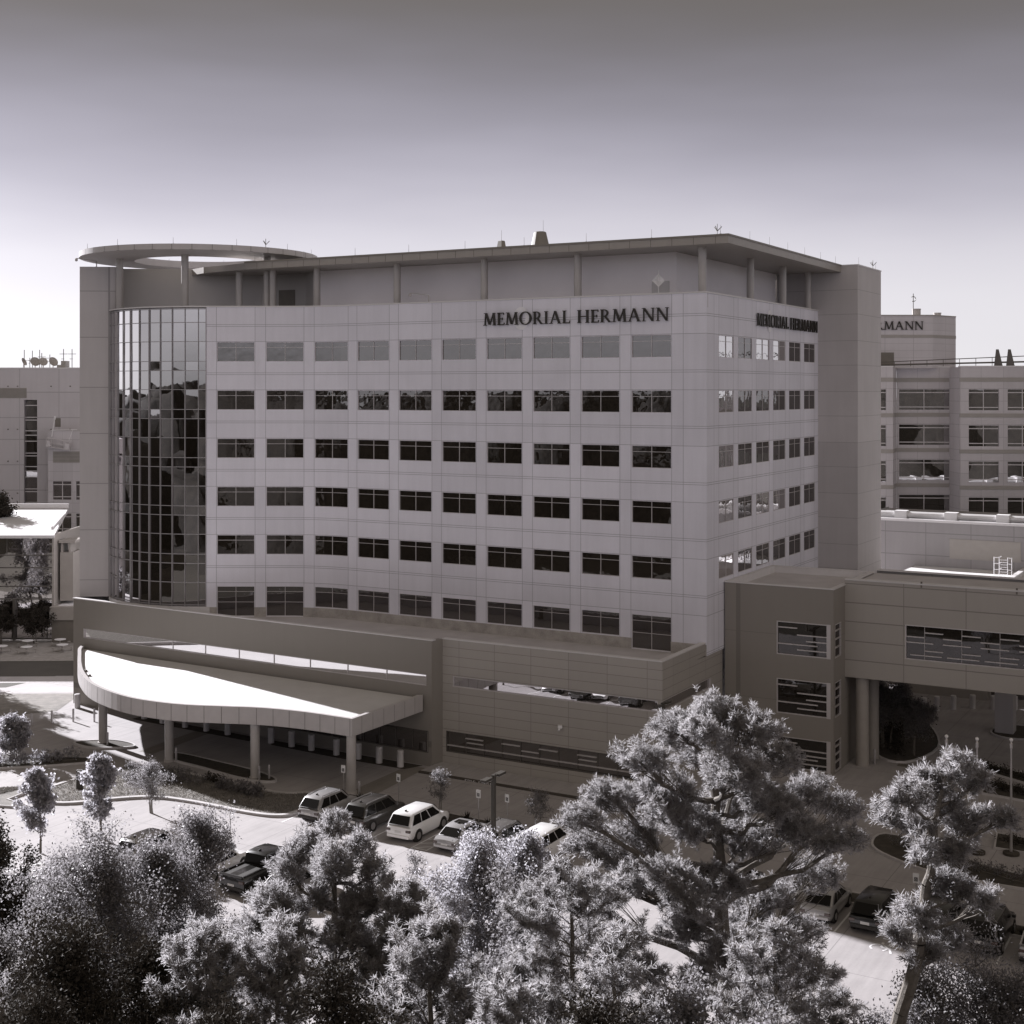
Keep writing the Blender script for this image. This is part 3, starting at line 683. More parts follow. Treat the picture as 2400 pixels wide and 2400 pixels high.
obj('terrace_deck', mb, 'roof_deck', H, ORG)
mb = MB(); mb.face([W(.9,-6.9,8.74), W(4.2,-6.9,8.74), W(4.2,-3.2,8.74), W(.9,-3.2,8.74)]); obj('terrace_mat', mb, 'granite', H, ORG)
mb = MB(); x_, y_ = pr(8.2, -.12); mb.box(x_-.16, x_+.16, y_-.2, y_+.1, 4.05, 4.25); mb.tube((x_, y_, 4.1), (x_-.1, y_-.35, 3.95), .07, n=6); obj('wall_lamp', mb, 'kerb_paint', H, ORG)

# ================================================================ DROP-OFF CANOPY
dc = thing('drop_off_canopy', 'low curved drop-off canopy with pale flat roof on four round columns over the entrance drive', 'canopy', W(33, -15))
O2 = W(33, -15)
outl = [(57.9,-8.0),(57.0,-9.2),(55.2,-10.9),(52.3,-13.6),(49.1,-16.3),(45.3,-18.9),(41.8,-20.45),(38.4,-21.35),(35.4,-21.45),(32.8,-21.05),(30.2,-20.1),(27.5,-19.1),(24.6,-18.6),(22,-18.5),(19.55,-18.55),(19.45,-9.75)]
def insetp(P, d):
    n = len(P); Q = []
    for i in range(n):
        a_, b_, c_ = P[i-1], P[i], P[(i+1) % n]
        d1 = Vector((b_[0]-a_[0], b_[1]-a_[1])).normalized(); d2 = Vector((c_[0]-b_[0], c_[1]-b_[1])).normalized()
        nn = (d1+d2).normalized(); cs = max(.5, nn.dot(d1)); Q.append((b_[0]-nn.y*d/cs, b_[1]+nn.x*d/cs))
    return Q
crv = []
for i in range(len(outl)-3):
    p0, p1, p2, p3 = [np.array(outl[max(0, min(len(outl)-1, i+k-1))], float) for k in range(4)]
    for k in range(4):
        t = k/4; crv.append(tuple(.5*((2*p1)+(-p0+p2)*t+(2*p0-5*p1+4*p2-p3)*t*t+(-p0+3*p1-3*p2+p3)*t**3)))
crv += [(22,-18.5), (19.55,-18.55), (19.45,-9.55)]
full = crv
IN = insetp(full, .3); IN = IN if True else IN
mb = MB(); n = len(full)
ws = [W(a_, b_) for a_, b_ in full]; wi = [W(a_, b_) for a_, b_ in IN]
ar = sum(full[i][0]*full[(i+1)%n][1]-full[(i+1)%n][0]*full[i][1] for i in range(n))
if ar < 0: wi = [W(a_, b_) for a_, b_ in insetp(full, -.3)]
ZT, ZB, ZR = 5.5, 4.22, 5.22
for i in range(n-1):
    a_, b_, c_, d_ = ws[i], ws[i+1], wi[i+1], wi[i]
    mb.face([(a_[0],a_[1],ZB),(b_[0],b_[1],ZB),(b_[0],b_[1],ZT),(a_[0],a_[1],ZT)]); mb.face([(a_[0],a_[1],ZT),(b_[0],b_[1],ZT),(c_[0],c_[1],ZT),(d_[0],d_[1],ZT)])
    mb.face([(d_[0],d_[1],ZT),(c_[0],c_[1],ZT),(c_[0],c_[1],ZR),(d_[0],d_[1],ZR)])
obj('fascia', mb, 'fascia_panel', dc, O2)
mb = MB(); mb.face([(p_[0], p_[1], ZR) for p_ in ws]); obj('roof', mb, 'roof_membrane', dc, O2)
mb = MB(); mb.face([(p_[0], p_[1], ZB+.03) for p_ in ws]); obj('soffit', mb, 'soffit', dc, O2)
mb = MB(); acc = 0
for i in range(n-1):
    a_, b_ = Vector(ws[i][:2]), Vector(ws[i+1][:2]); L_ = (b_-a_).length; d_ = (b_-a_)/L_; nn = Vector((-d_.y, d_.x))
    if ar > 0: nn = -nn
    nn = Vector((d_.y, -d_.x)) if (Vector((0, 0))-a_).dot(Vector((d_.y, -d_.x))) > 0 else Vector((-d_.y, d_.x))
    while acc < L_:
        p_ = a_+d_*acc+nn*.006; e_ = d_*.018
        mb.face([(p_.x-e_.x, p_.y-e_.y, ZB+.01), (p_.x+e_.x, p_.y+e_.y, ZB+.01), (p_.x+e_.x, p_.y+e_.y, ZT-.05), (p_.x-e_.x, p_.y-e_.y, ZT-.05)]); acc += 1.35
    acc -= L_
obj('panel_joints', mb, 'dark_frame', dc, O2, merge=False)
for a_, b_ in ((45.84,-16.9),(37.33,-18.2),(28.39,-18.6),(19.95,-18.1)):
    x_, y_, _ = W(a_, b_); mb = MB(); mb.lathe([(.42, 0), (.42, .18), (.35, .2), (.35, ZB)], 24, (x_, y_)); obj('column', mb, 'column_paint', dc, O2, smooth=True)
for a_, b_ in ((49.6, -15.2), (47.9, -16.4)):
    x_, y_, _ = W(a_, b_); mb = MB(); mb.lathe([(.16, ZR), (.13, ZR+.12), (.05, ZR+.16)], 10, (x_, y_)); obj('roof_drain', mb, 'louvre', dc, O2)
# ================================================================ SKYBRIDGE WITH ITS STAIR BLOCK
SB = thing('skybridge', 'grey panelled skybridge on round pillars leaving a dark brown three storey block', 'footbridge', W(-8, 8))
OB = W(-8, 8)
fr = lambda s_, d: W(-s_, 3.6+d)[:2]                     # s = -a, front of the block
sd = lambda s_, d: W(-8.72+d, s_)[:2]                    # right side of the block, s = b
mb = MB()
wall(mb, fr, .1, 8.72, 0, 13.9, [(4.3, 8.35, 8.69, 11.24), (4.3, 8.35, 4.2, 6.86), (4.3, 8.35, .1, 2.45)], .15, (0, 60), (0, 5.03))
wall(mb, sd, 3.6, 15, 0, 13.9, [(4.0, 5.6, 8.69, 11.24), (4.0, 5.6, 4.2, 6.86), (4.0, 5.6, .1, 2.45)], .15, (0, 60), (0, 5.03))
wall(mb, lambda s_, d: W(-.1-d, s_)[:2], 3.6, 15, 8, 13.9, (), .15, (0, 60), (0, 5.03)); wall(mb, lambda s_, d: W(-s_, 15-d)[:2], .1, 8.72, 0, 13.9, (), .15, (0, 60), (0, 5.03))
obj('block_wall', mb, 'brown_panel', SB, OB)
mb = MB(); mb.box(-8.4, -.4, 3.9, 14.7, 13.4, 13.42, W); obj('block_roof', mb, 'roof_deck', SB, OB)
mb = MB()
for a0, a1, b0, b1 in ((-8.78, -.05, 3.55, 3.9), (-8.78, -.05, 14.7, 15.05), (-8.78, -8.4, 3.9, 14.7), (-.4, -.05, 3.9, 14.7)): mb.box(a0, a1, b0, b1, 13.9, 13.98, W)
for a0, a1, b0, b1 in ((-8.45, -.3, 3.78, 3.85), (-8.45, -.3, 14.6, 14.67), (-8.45, -8.38, 3.9, 14.6), (-.42, -.35, 3.9, 14.6)): mb.box(a0, a1, b0, b1, 13.4, 13.9, W)
obj('roof_coping', mb, 'coping', SB, OB)
glass_mat('bridge_glass', (.02, .017, .014), .05, .09, .55)
for z0, z1 in ((8.69, 11.24), (4.2, 6.86), (.1, 2.45)):
    mb = MB(); bar(mb, fr, 4.3, 8.35, z0, z1, .12, .14); wn_ = obj('window', mb, 'bridge_glass', SB, OB)
    mb = MB(); t = .07
    bar(mb, fr, 4.3, 8.35, z0, z0+t, .0, .117); bar(mb, fr, 4.3, 8.35, z1-t, z1, .0, .117); bar(mb, fr, 4.3, 4.3+t, z0+t, z1-t, .0, .117); bar(mb, fr, 8.2, 8.5, z0-.02, z1+.02, -.04, .118)
    for s0, s1, zz_ in ((4.4, 5.9, .82), (5.9, 8.2, .62), (4.4, 7.5, .33), (6.6, 8.2, .45), (5.9, 8.2, .18)): bar(mb, fr, s0, s1, z0+(z1-z0)*zz_-.04, z0+(z1-z0)*zz_+.04, .0, .116)
    obj('frame', mb, 'mullion', wn_, OB)
    mb = MB(); bar(mb, sd, 4.0, 5.6, z0, z1, .12, .14); wn_ = obj('window', mb, 'bridge_glass', SB, OB)
    mb = MB(); bar(mb, sd, 4.0, 5.6, z0, z0+t, 0, .117); bar(mb, sd, 4.0, 5.6, z1-t, z1, 0, .117); bar(mb, sd, 5.53, 5.6, z0+t, z1-t, 0, .117); bar(mb, sd, 4., 4.07, z0+t, z1-t, 0, .117)
    for zz_ in (.3, .55, .8): bar(mb, sd, 4.07, 5.53, z0+(z1-z0)*zz_-.04, z0+(z1-z0)*zz_+.04, .0, .116)
    obj('frame', mb, 'mullion', wn_, OB)
bf = lambda s_, d: W(-s_, 6.66+d)[:2]
mb = MB(); wall(mb, bf, 8.7, 40, 6.85, 14.3, [(13.3, 34, 8.65, 11.25)], .18, (13.1, 4.55), (6.6, 4.4))
wall(mb, lambda s_, d: W(-s_, 16-d)[:2], 8.7, 40, 6.85, 14.0, (), .1, (13.1, 4.55), (6.6, 4.4)); mb.face([W(-8.7,6.66,6.85), W(-40,6.66,6.85), W(-40,16,6.85), W(-8.7,16,6.85)]); 
obj('bridge_wall', mb, 'metal_panel', SB, OB)
mb = MB(); mb.box(-40, -8.8, 7.3, 15.6, 13.75, 13.8, W); obj('bridge_roof', mb, 'roof_deck', SB, OB)
mb = MB(); mb.box(-40, -8.72, 6.6, 7.3, 14.3, 14.4, W); mb.box(-40, -8.72, 7.22, 7.3, 13.8, 14.3, W); mb.box(-40, -8.72, 15.6, 16.05, 14.0, 14.1, W); obj('roof_coping', mb, 'coping', SB, OB)
mb = MB(); bar(mb, bf, 13.3, 34, 8.65, 11.25, .14, .16); bw_ = obj('ribbon_window', mb, 'bridge_glass', SB, OB)
mb = MB(); bar(mb, bf, 13.3, 34, 8.65, 8.72, .0, .137); bar(mb, bf, 13.3, 34, 11.18, 11.25, 0, .137); bar(mb, bf, 13.3, 13.37, 8.72, 11.18, 0, .137)
for k in range(8):
    s0 = 13.37+2.7*k
    for s1, s2, f_ in ((0, 1.35, .66), (0, 2.0, .5), (1.35, 2.7, .8), (1.35, 2.7, .28), (.3, 2.6, .14)): bar(mb, bf, s0+s1, s0+s2, 8.65+2.6*f_-.035, 8.65+2.6*f_+.035, .0, .136)
    bar(mb, bf, s0+1.33, s0+1.36, 8.72, 11.18, .10, .137)
obj('frame', mb, 'mullion', bw_, OB)
for a_, b_, r_ in ((-9.85, 7.45, .5), (-9.95, 10.0, .5), (-30, 8, .5)):
    x_, y_, _ = W(a_, b_); mb = MB(); mb.lathe([(r_, 0), (r_, 6.85)], 22, (x_, y_)); obj('pillar', mb, 'canopy_metal', SB, OB, smooth=True)
for s_ in (14.5, 21.3, 27.5): 
    mb = MB(); mb.box(-s_-.06, -s_+.06, 6.62, 6.75, 14.1, 14.55, W); obj('roof_bracket', mb, 'louvre', SB, OB)

# ================================================================ ANNEX BEHIND THE BRIDGE
facade_mat('annex_wall', (.30, .285, .285), [.02, .5], [.05, .4, .7], .004, .006, .7)
AN = thing('annex_building', 'low pale annex with bright flat roof and tall plain wall behind the skybridge', 'building', W(-15, 44)); OA = W(-15, 44)
mb = MB(); mb.box(-50, -3.2, 37.0, 52, 0, 10.0, W); obj('lower_volume', mb, 'annex_wall', AN, OA)
mb = MB(); mb.box(-50, -3.4, 37.3, 51.9, 10.005, 10.03, W); obj('flat_roof', mb, 'roof_membrane', AN, OA)
mb = MB(); mb.box(-50, -3.1, 36.9, 37.3, 10.0, 10.5, W); obj('roof_kerb', mb, 'coping', AN, OA)
mb = MB(); wall(mb, lambda s_, d: W(-s_, 52+d)[:2], -4, 70, 0, 14.75, (), .1, (0, 9), (0, 8)); wall(mb, lambda s_, d: W(4-d, s_)[:2], 52, 70, 0, 14.75, (), .1, (0, 9), (0, 8)); mb.box(-70, 4, 52.05, 70, 14.4, 14.55, W); obj('tall_wall', mb, 'annex_wall', AN, OA)
mb = MB()
mb.box(-70, 4, 51.9, 52.3, 14.75, 15.0, W); obj('wall_coping', mb, 'coping', AN, OA)
mb = MB(); mb.tube(W(4, 53.2, 15.35), W(-70, 53.2, 15.35), .38, n=10); obj('roof_duct', mb, 'roof_membrane', AN, OA)
for k in range(13):
    mb = MB(); mb.box(-1-5.3*k-1.3, -1-5.3*k, 52.6, 53.8, 14.6, 15.8, W); obj('duct_support', mb, 'roof_membrane', AN, OA)
mb = MB(); mb.box(-14.2, -7.0, 51.93, 51.99, 11.0, 13.1, W); obj('wall_panel', mb, 'canopy_metal', AN, OA)
for a_ in (-6.9, -17.6, -28):
    mb = MB(); mb.box(a_-.75, a_+.75, 22.7, 24.2, 0, 9.0, W); obj('square_pillar', mb, 'precast_plain', AN, OA, bevel=.03)
mb = MB(); mb.box(-50, -4.4, 21.8, 25.2, 9.0, 9.8, W); mb.box(-50, -3.4, 33, 36.9, 9.0, 9.8, W); mb.box(-30, -29, 25.2, 33, 9.1, 9.7, W); obj('entrance_roof', mb, 'soffit', AN, OA)
mb = MB(); mb.box(-45, -3.4, 36.85, 36.98, .1, 9.0, W); obj('entrance_glazing', mb, 'low_glass', AN, OA)
mb = MB(); mb.box(-14, -6, 35, 36.8, 0, 2.6, W); mb.box(-14.2, -5.8, 34.6, 36.8, 2.6, 2.9, W); obj('lobby_box', mb, 'canopy_metal', AN, OA)
mb = MB(); mb.box(-14.9, -14.4, 37.3, 51.9, 10.03, 10.5, W); obj('roof_divider', mb, 'coping', AN, OA)
ld = thing('roof_ladder', 'white caged roof ladder standing over the parapet of the bright annex roof', 'ladder', W(-13.5, 46, 10.03)); OL = W(-13.5, 46, 10.03)
mb = MB()
for a_ in (-12.6, -13.1, -13.9, -14.3):
    mb.tube(W(a_, 46, 10.03), W(a_, 46, 12.15), .03, n=6)
for z in (10.9, 11.5, 12.1): mb.tube(W(-12.6, 46, z), W(-13.1, 46, z), .04, n=6); mb.tube(W(-13.1, 46, z), W(-13.1, 47.2, z), .04, n=6); mb.tube(W(-13.9, 46, z), W(-14.3, 46, z), .04, n=6)
obj('rails', mb, 'kerb_paint', ld, OL)
mb = MB()
for k in range(8): mb.tube(W(-13.1, 46, 10.2+.24*k), W(-13.9, 46, 10.2+.24*k), .03, n=5)
obj('rungs', mb, 'kerb_paint', ld, OL)

# ================================================================ WING BEHIND ON THE RIGHT
WG = thing('hospital_wing', 'far banded hospital wing with dark letters on its taller block, right of the stair tower', 'hospital', (55, 173, 0)); OW = (55, 173, 0)
mat('band', (.33, .31, .29), .8, var=.05)
fx = lambda s_, d: (s_, 172+d-(s_-46)*.08)                 # front plane, s = x
rows = [29.0-4.5*k for k in range(6)]
hol = [(44, 46.9, z-2.6, z) for z in rows]+[(57.0+4.72*k, 60.65+4.72*k, z-2.6, z) for k in range(8) for z in rows]
mb = MB(); wall(mb, fx, 36, 47.75, 0, 31.8, [h for h in hol if h[0] < 47], .25, (0, 5.2), (.3, 4.5)); wall(mb, fx, 55.9, 100, 0, 31.8, [h for h in hol if h[0] > 47], .25, (55.9, 5.2), (.3, 4.5))
rx = lambda s_, d: (s_, 176+d-(s_-46)*.08)
wall(mb, rx, 49.3, 56, 0, 31.8, [(49.6, 55.9, z-2.6, z) for z in rows], .2, (49.3, 5.2), (.3, 4.5))
sp2, l2 = seg((49.3, 175.8), (47.75, 171.9)); wall(mb, sp2, 0, l2, 0, 31.8, (), .1, (0, 5.2), (.3, 4.5)); sp3, l3 = seg((55.9, 171.2), (55.9, 175.2)); wall(mb, sp3, 0, l3, 0, 31.8, (), .1, (0, 5.2), (.3, 4.5))
mb.face([(36, 173, 31.75), (47.75, 172, 31.75), (49.3, 176, 31.75), (55.9, 175.3, 31.75), (55.9, 171.3, 31.75), (100, 168, 31.75), (100, 200, 31.75), (36, 205, 31.75)])
obj('wall', mb, 'back_wall', WG, OW)
mb = MB()
for z in (30.2, 25.75, 21.25, 16.75, 12.25):
    bar(mb, fx, 36, 47.78, z-.25, z+.25, -.05, 0); bar(mb, fx, 55.88, 100, z-.25, z+.25, -.05, 0); bar(mb, rx, 49.3, 55.85, z-.25, z+.25, -.05, 0); bar(mb, sp2, 0, l2, z-.25, z+.25, -.05, 0)
obj('bands', mb, 'band', WG, OW)
mb = MB(); bar(mb, fx, 36, 47.8, 31.8, 31.95, -.06, .4); bar(mb, fx, 55.85, 100, 31.8, 31.95, -.06, .4); bar(mb, rx, 49.2, 55.9, 31.8, 31.95, -.06, .4); obj('coping', mb, 'coping', WG, OW)
def far_window(parent, org, pth, s0, s1, z0, z1, d=.2):
    g = MB(); g.face([(*pth(s0,d),z0),(*pth(s1,d),z0),(*pth(s1,d),z1),(*pth(s0,d),z1)]); w_ = obj('window', g, 'far_glass', parent, org)
    f = MB()
    for z in (z0+.35, z1-.4): bar(f, pth, s0, s1, z-.05, z+.05, d-.08, d-.01)
    bar(f, pth, (s0+s1)/2-.04, (s0+s1)/2+.04, z0, z1, d-.07, d-.012)
    obj('frame', f, 'mullion', w_, org)
glass_mat('far_glass', (.05, .045, .038), .3, .3, .35)
for z in rows[:5]:
    far_window(WG, OW, fx, 44, 46.9, z-2.6, z); far_window(WG, OW, rx, 49.6, 55.9, z-2.6, z)
    for k in range(5): far_window(WG, OW, fx, 57.0+4.72*k, 60.65+4.72*k, z-2.6, z, .22)
tq = [(36, 174.5), (53.6, 174.5), (57.6, 178), (57.6, 196), (36, 196)]
mb = MB()
for p_, q_ in ((tq[1], tq[0]), (tq[2], tq[1]), (tq[3], tq[2])): wall(mb, seg(p_, q_)[0], 0, seg(p_, q_)[1], 31.7, 38.35, (), .1, (-1, 7), (0, 2.6))
mb.face([(*p_, 38.3) for p_ in tq]); obj('upper_block', mb, 'back_wall', WG, OW)
mb = MB()
for p_, q_ in ((tq[1], tq[0]), (tq[2], tq[1])): bar(mb, seg(p_, q_)[0], 0, seg(p_, q_)[1], 35.55, 35.95, -.05, 0); bar(mb, seg(p_, q_)[0], 0, seg(p_, q_)[1], 38.35, 38.5, -.06, .2)
obj('bands', mb, 'band', WG, OW)
mb = MB(); bar(mb, seg(tq[1], tq[0])[0], 5.0, 12, 31.8, 33.7, -.04, 0); obj('louvre', mb, 'louvre', WG, OW)
mb = MB(); letter_word(mb, 'HERMANN', 44.05, 52.35, 36.6, 1.05, lambda s_, z, t: (s_, 174.45-t, z), .12); obj('sign_letters', mb, 'sign_metal', WG, OW, merge=False)
mb = MB(); mb.lathe([(.55, 38.35), (.55, 39.3), (.6, 39.3), (.6, 39.4)], 12, (52.2, 177)); obj('roof_unit', mb, 'canopy_metal', WG, OW)
mb = MB(); mb.lathe([(.5, 38.35), (.5, 38.9), (.55, 38.9), (.55, 39.0)], 12, (55.5, 179)); obj('roof_unit', mb, 'canopy_metal', WG, OW)
mb = MB(); mb.tube((51.5, 176, 38.4), (51.5, 176, 41.3), .05, n=6)
for i in range(9):
    t0, t1 = R(-120+28*i), R(-120+28*(i+1)); mb.tube((51.5+.32*math.cos(t0), 176, 40.6+.32*math.sin(t0)), (51.5+.32*math.cos(t1), 176, 40.6+.32*math.sin(t1)), .05, n=5)
obj('weather_vane', mb, 'dark_frame', WG, OW)
mb = MB()
mb.tube((46, 172.2, 32.4), (98, 169, 34.6), .06, n=6); mb.tube((46, 172.2, 32.05), (98, 169, 33.2), .12, n=6)
for k in range(26):
    x_ = 46+2*k; f_ = (x_-46)/52; mb.tube((x_, 172.2-3.2*f_, 31.9), (x_, 172.2-3.2*f_, 32.4+2.2*f_), .04, n=5)
for x_ in (60.6, 62.1): 
    mb.face([(x_-.5, 171, 31.9), (x_+.6, 171, 31.9), (x_+.1, 171, 34.0), (x_-.25, 171, 34.0)])
obj('roof_railing', mb, 'dark_frame', WG, OW)

# ================================================================ BUILDING FAR LEFT
LB = thing('medical_building', 'far pale panelled building with rooftop dishes and a dark vertical window slot, left edge', 'building', (-60, 172, 0)); OLB = (-60, 172, 0)
lx = lambda s_, d: (s_, 172+d)
mb = MB(); wall(mb, lx, -110, -50.2, 0, 31.6, [(-61.2, -59.55, 5, 27.7)], .5, (0, 9.5), (.9, 9.1)); mb.face([(-110, 172, 31.55), (-50.2, 172, 31.55), (-50.2, 200, 31.55), (-110, 200, 31.55)])
sp4, l4 = seg((-50.2, 200), (-50.2, 172)); wall(mb, sp4, 0, l4, 0, 31.6, (), .1, (0, 9.5), (.9, 9.1)); obj('wall', mb, 'back_wall', LB, OLB)
mb = MB(); bar(mb, lx, -110, -50.1, 31.6, 31.75, -.06, .4); obj('coping', mb, 'coping', LB, OLB)
mb = MB(); mb.face([(-61.2, 172.45, 5), (-59.55, 172.45, 5), (-59.55, 172.45, 27.7), (-61.2, 172.45, 27.7)]); sg_ = obj('window_slot', mb, 'low_glass', LB, OLB)
mb = MB()
for z in [27-4.5*k for k in range(5)]:
    for d in (0, -1.5, -1.85, -3.2, -3.75): bar(mb, lx, -61.2, -59.55, z+d-.05, z+d+.05, .36, .44)
obj('frame', mb, 'mullion', sg_, OLB)
mb = MB(); bar(mb, lx, -90, -60.85, 27.9, 29.2, -.03, 0); obj('louvre', mb, 'canopy_metal', LB, OLB)
mb = MB()
for k in range(10): bar(mb, lx, -90, -60.9, 27.98+.12*k, 28.02+.12*k, -.06, -.03)
obj('louvre_blades', mb, 'louvre', LB, OLB)
mb = MB(); bar(mb, lx, -57.3, -56.6, 24.3, 25.4, -.03, 0); obj('louvre', mb, 'louvre', LB, OLB)
mb = MB()
for x_ in (-63.2, -62.0, -57.8, -55.4):
    for z in (16, 20, 24, 29.4): mb.box(x_-.07, x_+.07, 171.88, 172, z-.07, z+.07)
obj('wall_fixings', mb, 'louvre', LB, OLB)
mb = MB(); lb2 = lambda s_, d: (s_, 168.5+d)
hh = [(-56.4, -54.1, 14.0, 17.6-.0), (-53.4, -51, 14.0, 17.6), (-56.4, -54.1, 11.6-1.2, 12.15)]
hh = [(-56.4, -54.15, 15.45, 17.7), (-53.55, -51.2, 15.45, 17.7), (-56.4, -54.15, 11.5, 13.75), (-53.55, -51.2, 11.5, 13.75)]
wall(mb, lb2, -57.0, -46, 0, 23.9, hh, .2, (0, 2.35), (.6, 3.9)); mb.face([(-57, 168.5, 23.85), (-46, 168.5, 23.85), (-46, 172, 23.85), (-57, 172, 23.85)]); wall(mb, seg((-57, 168.5), (-57, 172))[0], 0, 3.5, 0, 23.9, (), .1, (0, 2.35), (.6, 3.9)); obj('front_block', mb, 'back_wall', LB, OLB)
for h in hh: far_window(LB, OLB, lb2, *h)
mb = MB(); bar(mb, lb2, -56.4, -47, 20.0, 21.4, -.03, 0); lv_ = obj('louvre', mb, 'canopy_metal', LB, OLB)
mb = MB()
for k in range(8): bar(mb, lb2, -56.35, -47, 20.08+.17*k, 20.13+.17*k, -.07, -.03)
obj('louvre_blades', mb, 'louvre', lv_, OLB)
def px_x(px, Y): return (px-1200)/3214*Y
for i, (px, h, arm) in enumerate(((57, 2.4, 0), (70, 1.4, .25), (76, 2.3, 0), (93, 2.4, 0), (98, 2.0, .5), (117, 1.8, .55), (149, 2.5, .5), (169, 2.5, .5))):
    x_ = px_x(px, 173); mb = MB(); mb.tube((x_, 173, 31.6), (x_, 173, 31.6+h), .045, n=6)
    if arm: mb.tube((x_-arm, 173, 31.6+h*.75), (x_+arm, 173, 31.6+h*.75), .035, n=6); mb.tube((x_-arm*.6, 173, 31.6+h*.5), (x_+arm*.2, 173, 31.6+h*.5), .03, n=6)
    obj('antenna_mast', mb, 'dark_frame', LB, OLB)
for px, sc_, tl in ((55, .42, 60), (82, .5, 15), (101, .45, 10), (124, .5, 30)):
    x_ = px_x(px, 172.8); mb = MB(); n_ = 16; ax = Vector((math.sin(R(tl+20)), -math.cos(R(tl+20)), .45)).normalized(); e1 = ax.cross(Vector((0,0,1))).normalized(); e2 = ax.cross(e1); c0 = Vector((x_, 172.8, 32.45)); prev = None
    for r_, dp in ((0, 0), (.5, .05), (1, .2)):
        ringp = [c0+ax*dp*sc_*1.6+(e1*math.cos(2*math.pi*k/n_)+e2*math.sin(2*math.pi*k/n_))*r_*sc_*1.25 for k in range(n_)]
        if prev:
            for k in range(n_): mb.face([prev[k], prev[(k+1)%n_], ringp[(k+1)%n_], ringp[k]])
        prev = ringp
    mb.tube((x_, 172.9, 31.6), (x_, 172.85, 32.4), .06, n=6); mb.tube(c0, c0+ax*.6, .03, n=5)
    obj('satellite_dish', mb, 'canopy_metal', LB, OLB)
mb = MB(); mb.box(px_x(137, 173), px_x(157, 173), 172.4, 174, 31.6, 32.1); mb.box(px_x(146, 173), px_x(157, 173), 172.5, 174, 32.1, 32.6); obj('roof_unit', mb, 'canopy_metal', LB, OLB)
cr_ = thing('cleaning_cradle', 'tilted metal window cleaning cradle hanging below the rooftop boom of the far left building', 'cradle', (-55.3, 167.6, 22)); OC = (-55.3, 167.6, 22)
mb = MB(); K = lambda x, y, z: (-56.9+x*.98+z*.0, 167.4+y, 22.0+z-.16*x)
mb.box(0, 2.9, 0, .7, 0, .07, K)
for x_ in (0, .7, 1.45, 2.2, 2.86): mb.box(x_, x_+.06, 0, .06, .05, 1.1, K); mb.box(x_, x_+.06, .64, .7, .05, 1.1, K)
for z in (.5, 1.05): mb.box(0, 2.9, 0, .05, z, z+.06, K); mb.box(0, 2.9, .65, .7, z, z+.06, K)
mb.box(.05, .5, .1, .6, .1, .7, K); mb.box(2.3, 2.8, .1, .6, .1, .8, K)
obj('platform', mb, 'mullion', cr_, OC, merge=False)
mb = MB(); mb.tube((-56.3, 167.8, 23.2), (-56.1, 168.2, 25.4), .05, n=6); mb.tube((-56.1, 168.2, 25.3), (-56.05, 168.2, 25.7), .12, n=8); mb.tube((-56.6, 168.2, 23.95), (-53.4, 168.4, 24.05), .05, n=6); mb.tube((-54.2, 167.8, 22.8), (-53.9, 168.3, 24.0), .03, n=5); obj('boom', mb, 'kerb_paint', cr_, OC)

# far building and its cradle: scaled up about the camera, farther back than the pavilion
LB.location = (-74.1, 212.4, -6.8); LB.scale = (1.235,)*3; cr_.location = (-68.3, 207.0, 20.4); cr_.scale = (1.235,)*3
# ---- glass pavilion
PV = thing('glass_pavilion', 'glass fronted pavilion with overhanging bright white roof behind the patio tables', 'pavilion', (-62, 158, 0)); OP = (-62, 158, 0)
mb = MB()
rf = [(-95, 156.9, 12.25), (-52.4, 156.9, 12.3), (-57.6, 178, 13.6), (-95, 178, 13.6)]
mb.face(rf); mb.face([(x_, y_, z-.35) for x_, y_, z in rf])
for i in range(4):
    a_, b_ = rf[i], rf[(i+1)%4]; mb.face([a_, b_, (b_[0], b_[1], b_[2]-.35), (a_[0], a_[1], a_[2]-.35)])
RFP = obj('roof', mb, 'roof_membrane', PV, OP)
mb = MB(); bar(mb, lambda s_, d: (s_, 177.7+d), -95, -57.5, 13.6, 14.2, 0, .4); bar(mb, seg((-57.6, 177.8), (-52.5, 157.0))[0], 0, 21.4, 12.9, 13.3, 0, .25); obj('roof_upstand', mb, 'coping', RFP, OP)
mat('seam', (.55, .54, .56), .8); mb = MB()
for k in range(10): x_ = -57-3.4*k; mb.face([(x_, 157.1, 12.31), (x_+.12, 157.1, 12.31), (x_-3.6+.12, 177.5, 13.59), (x_-3.6, 177.5, 13.59)])
obj('roof_seams', mb, 'seam', RFP, OP)
glass_mat('pavilion_glass', (.03, .026, .022), .7, .45, .35)
mb = MB(); mb.face([(-95, 158, .2), (-52.9, 158, .2), (-52.9, 158, 11.95), (-95, 158, 11.95)]); PG = obj('glazing', mb, 'pavilion_glass', PV, OP)
mb = MB()
for z in (9.9, 8.45, 6.3, 4.85, .3): mb.box(-95, -52.9, 157.9, 157.99, z-.06, z+.06)
for x_ in (-54.6, -56.4, -58.2, -60, -61.8, -64): mb.box(x_-.03, x_+.03, 157.93, 157.98, 10, 11.9)
mb.box(-57.4, -57.15, 157.6, 157.9, .1, 4.9); obj('mullions', mb, 'dark_frame', PG, OP)
mb = MB(); mb.box(-52.9, -52.7, 157.7, 176, 0, 12.3); obj('end_wall', mb, 'canopy_metal', PV, OP)
mb = MB(); mb.box(-52.4, -50.9, 159, 162, 4.5, 10.1); mb.box(-52.5, -50.6, 158.8, 162, 11.2, 11.5); mb.box(-52.3, -52.1, 159, 161, 10.1, 11.2); mb.box(-51.4, -51.2, 159, 161, 10.1, 11.2); obj('side_fin', mb, 'canopy_metal', PV, OP)
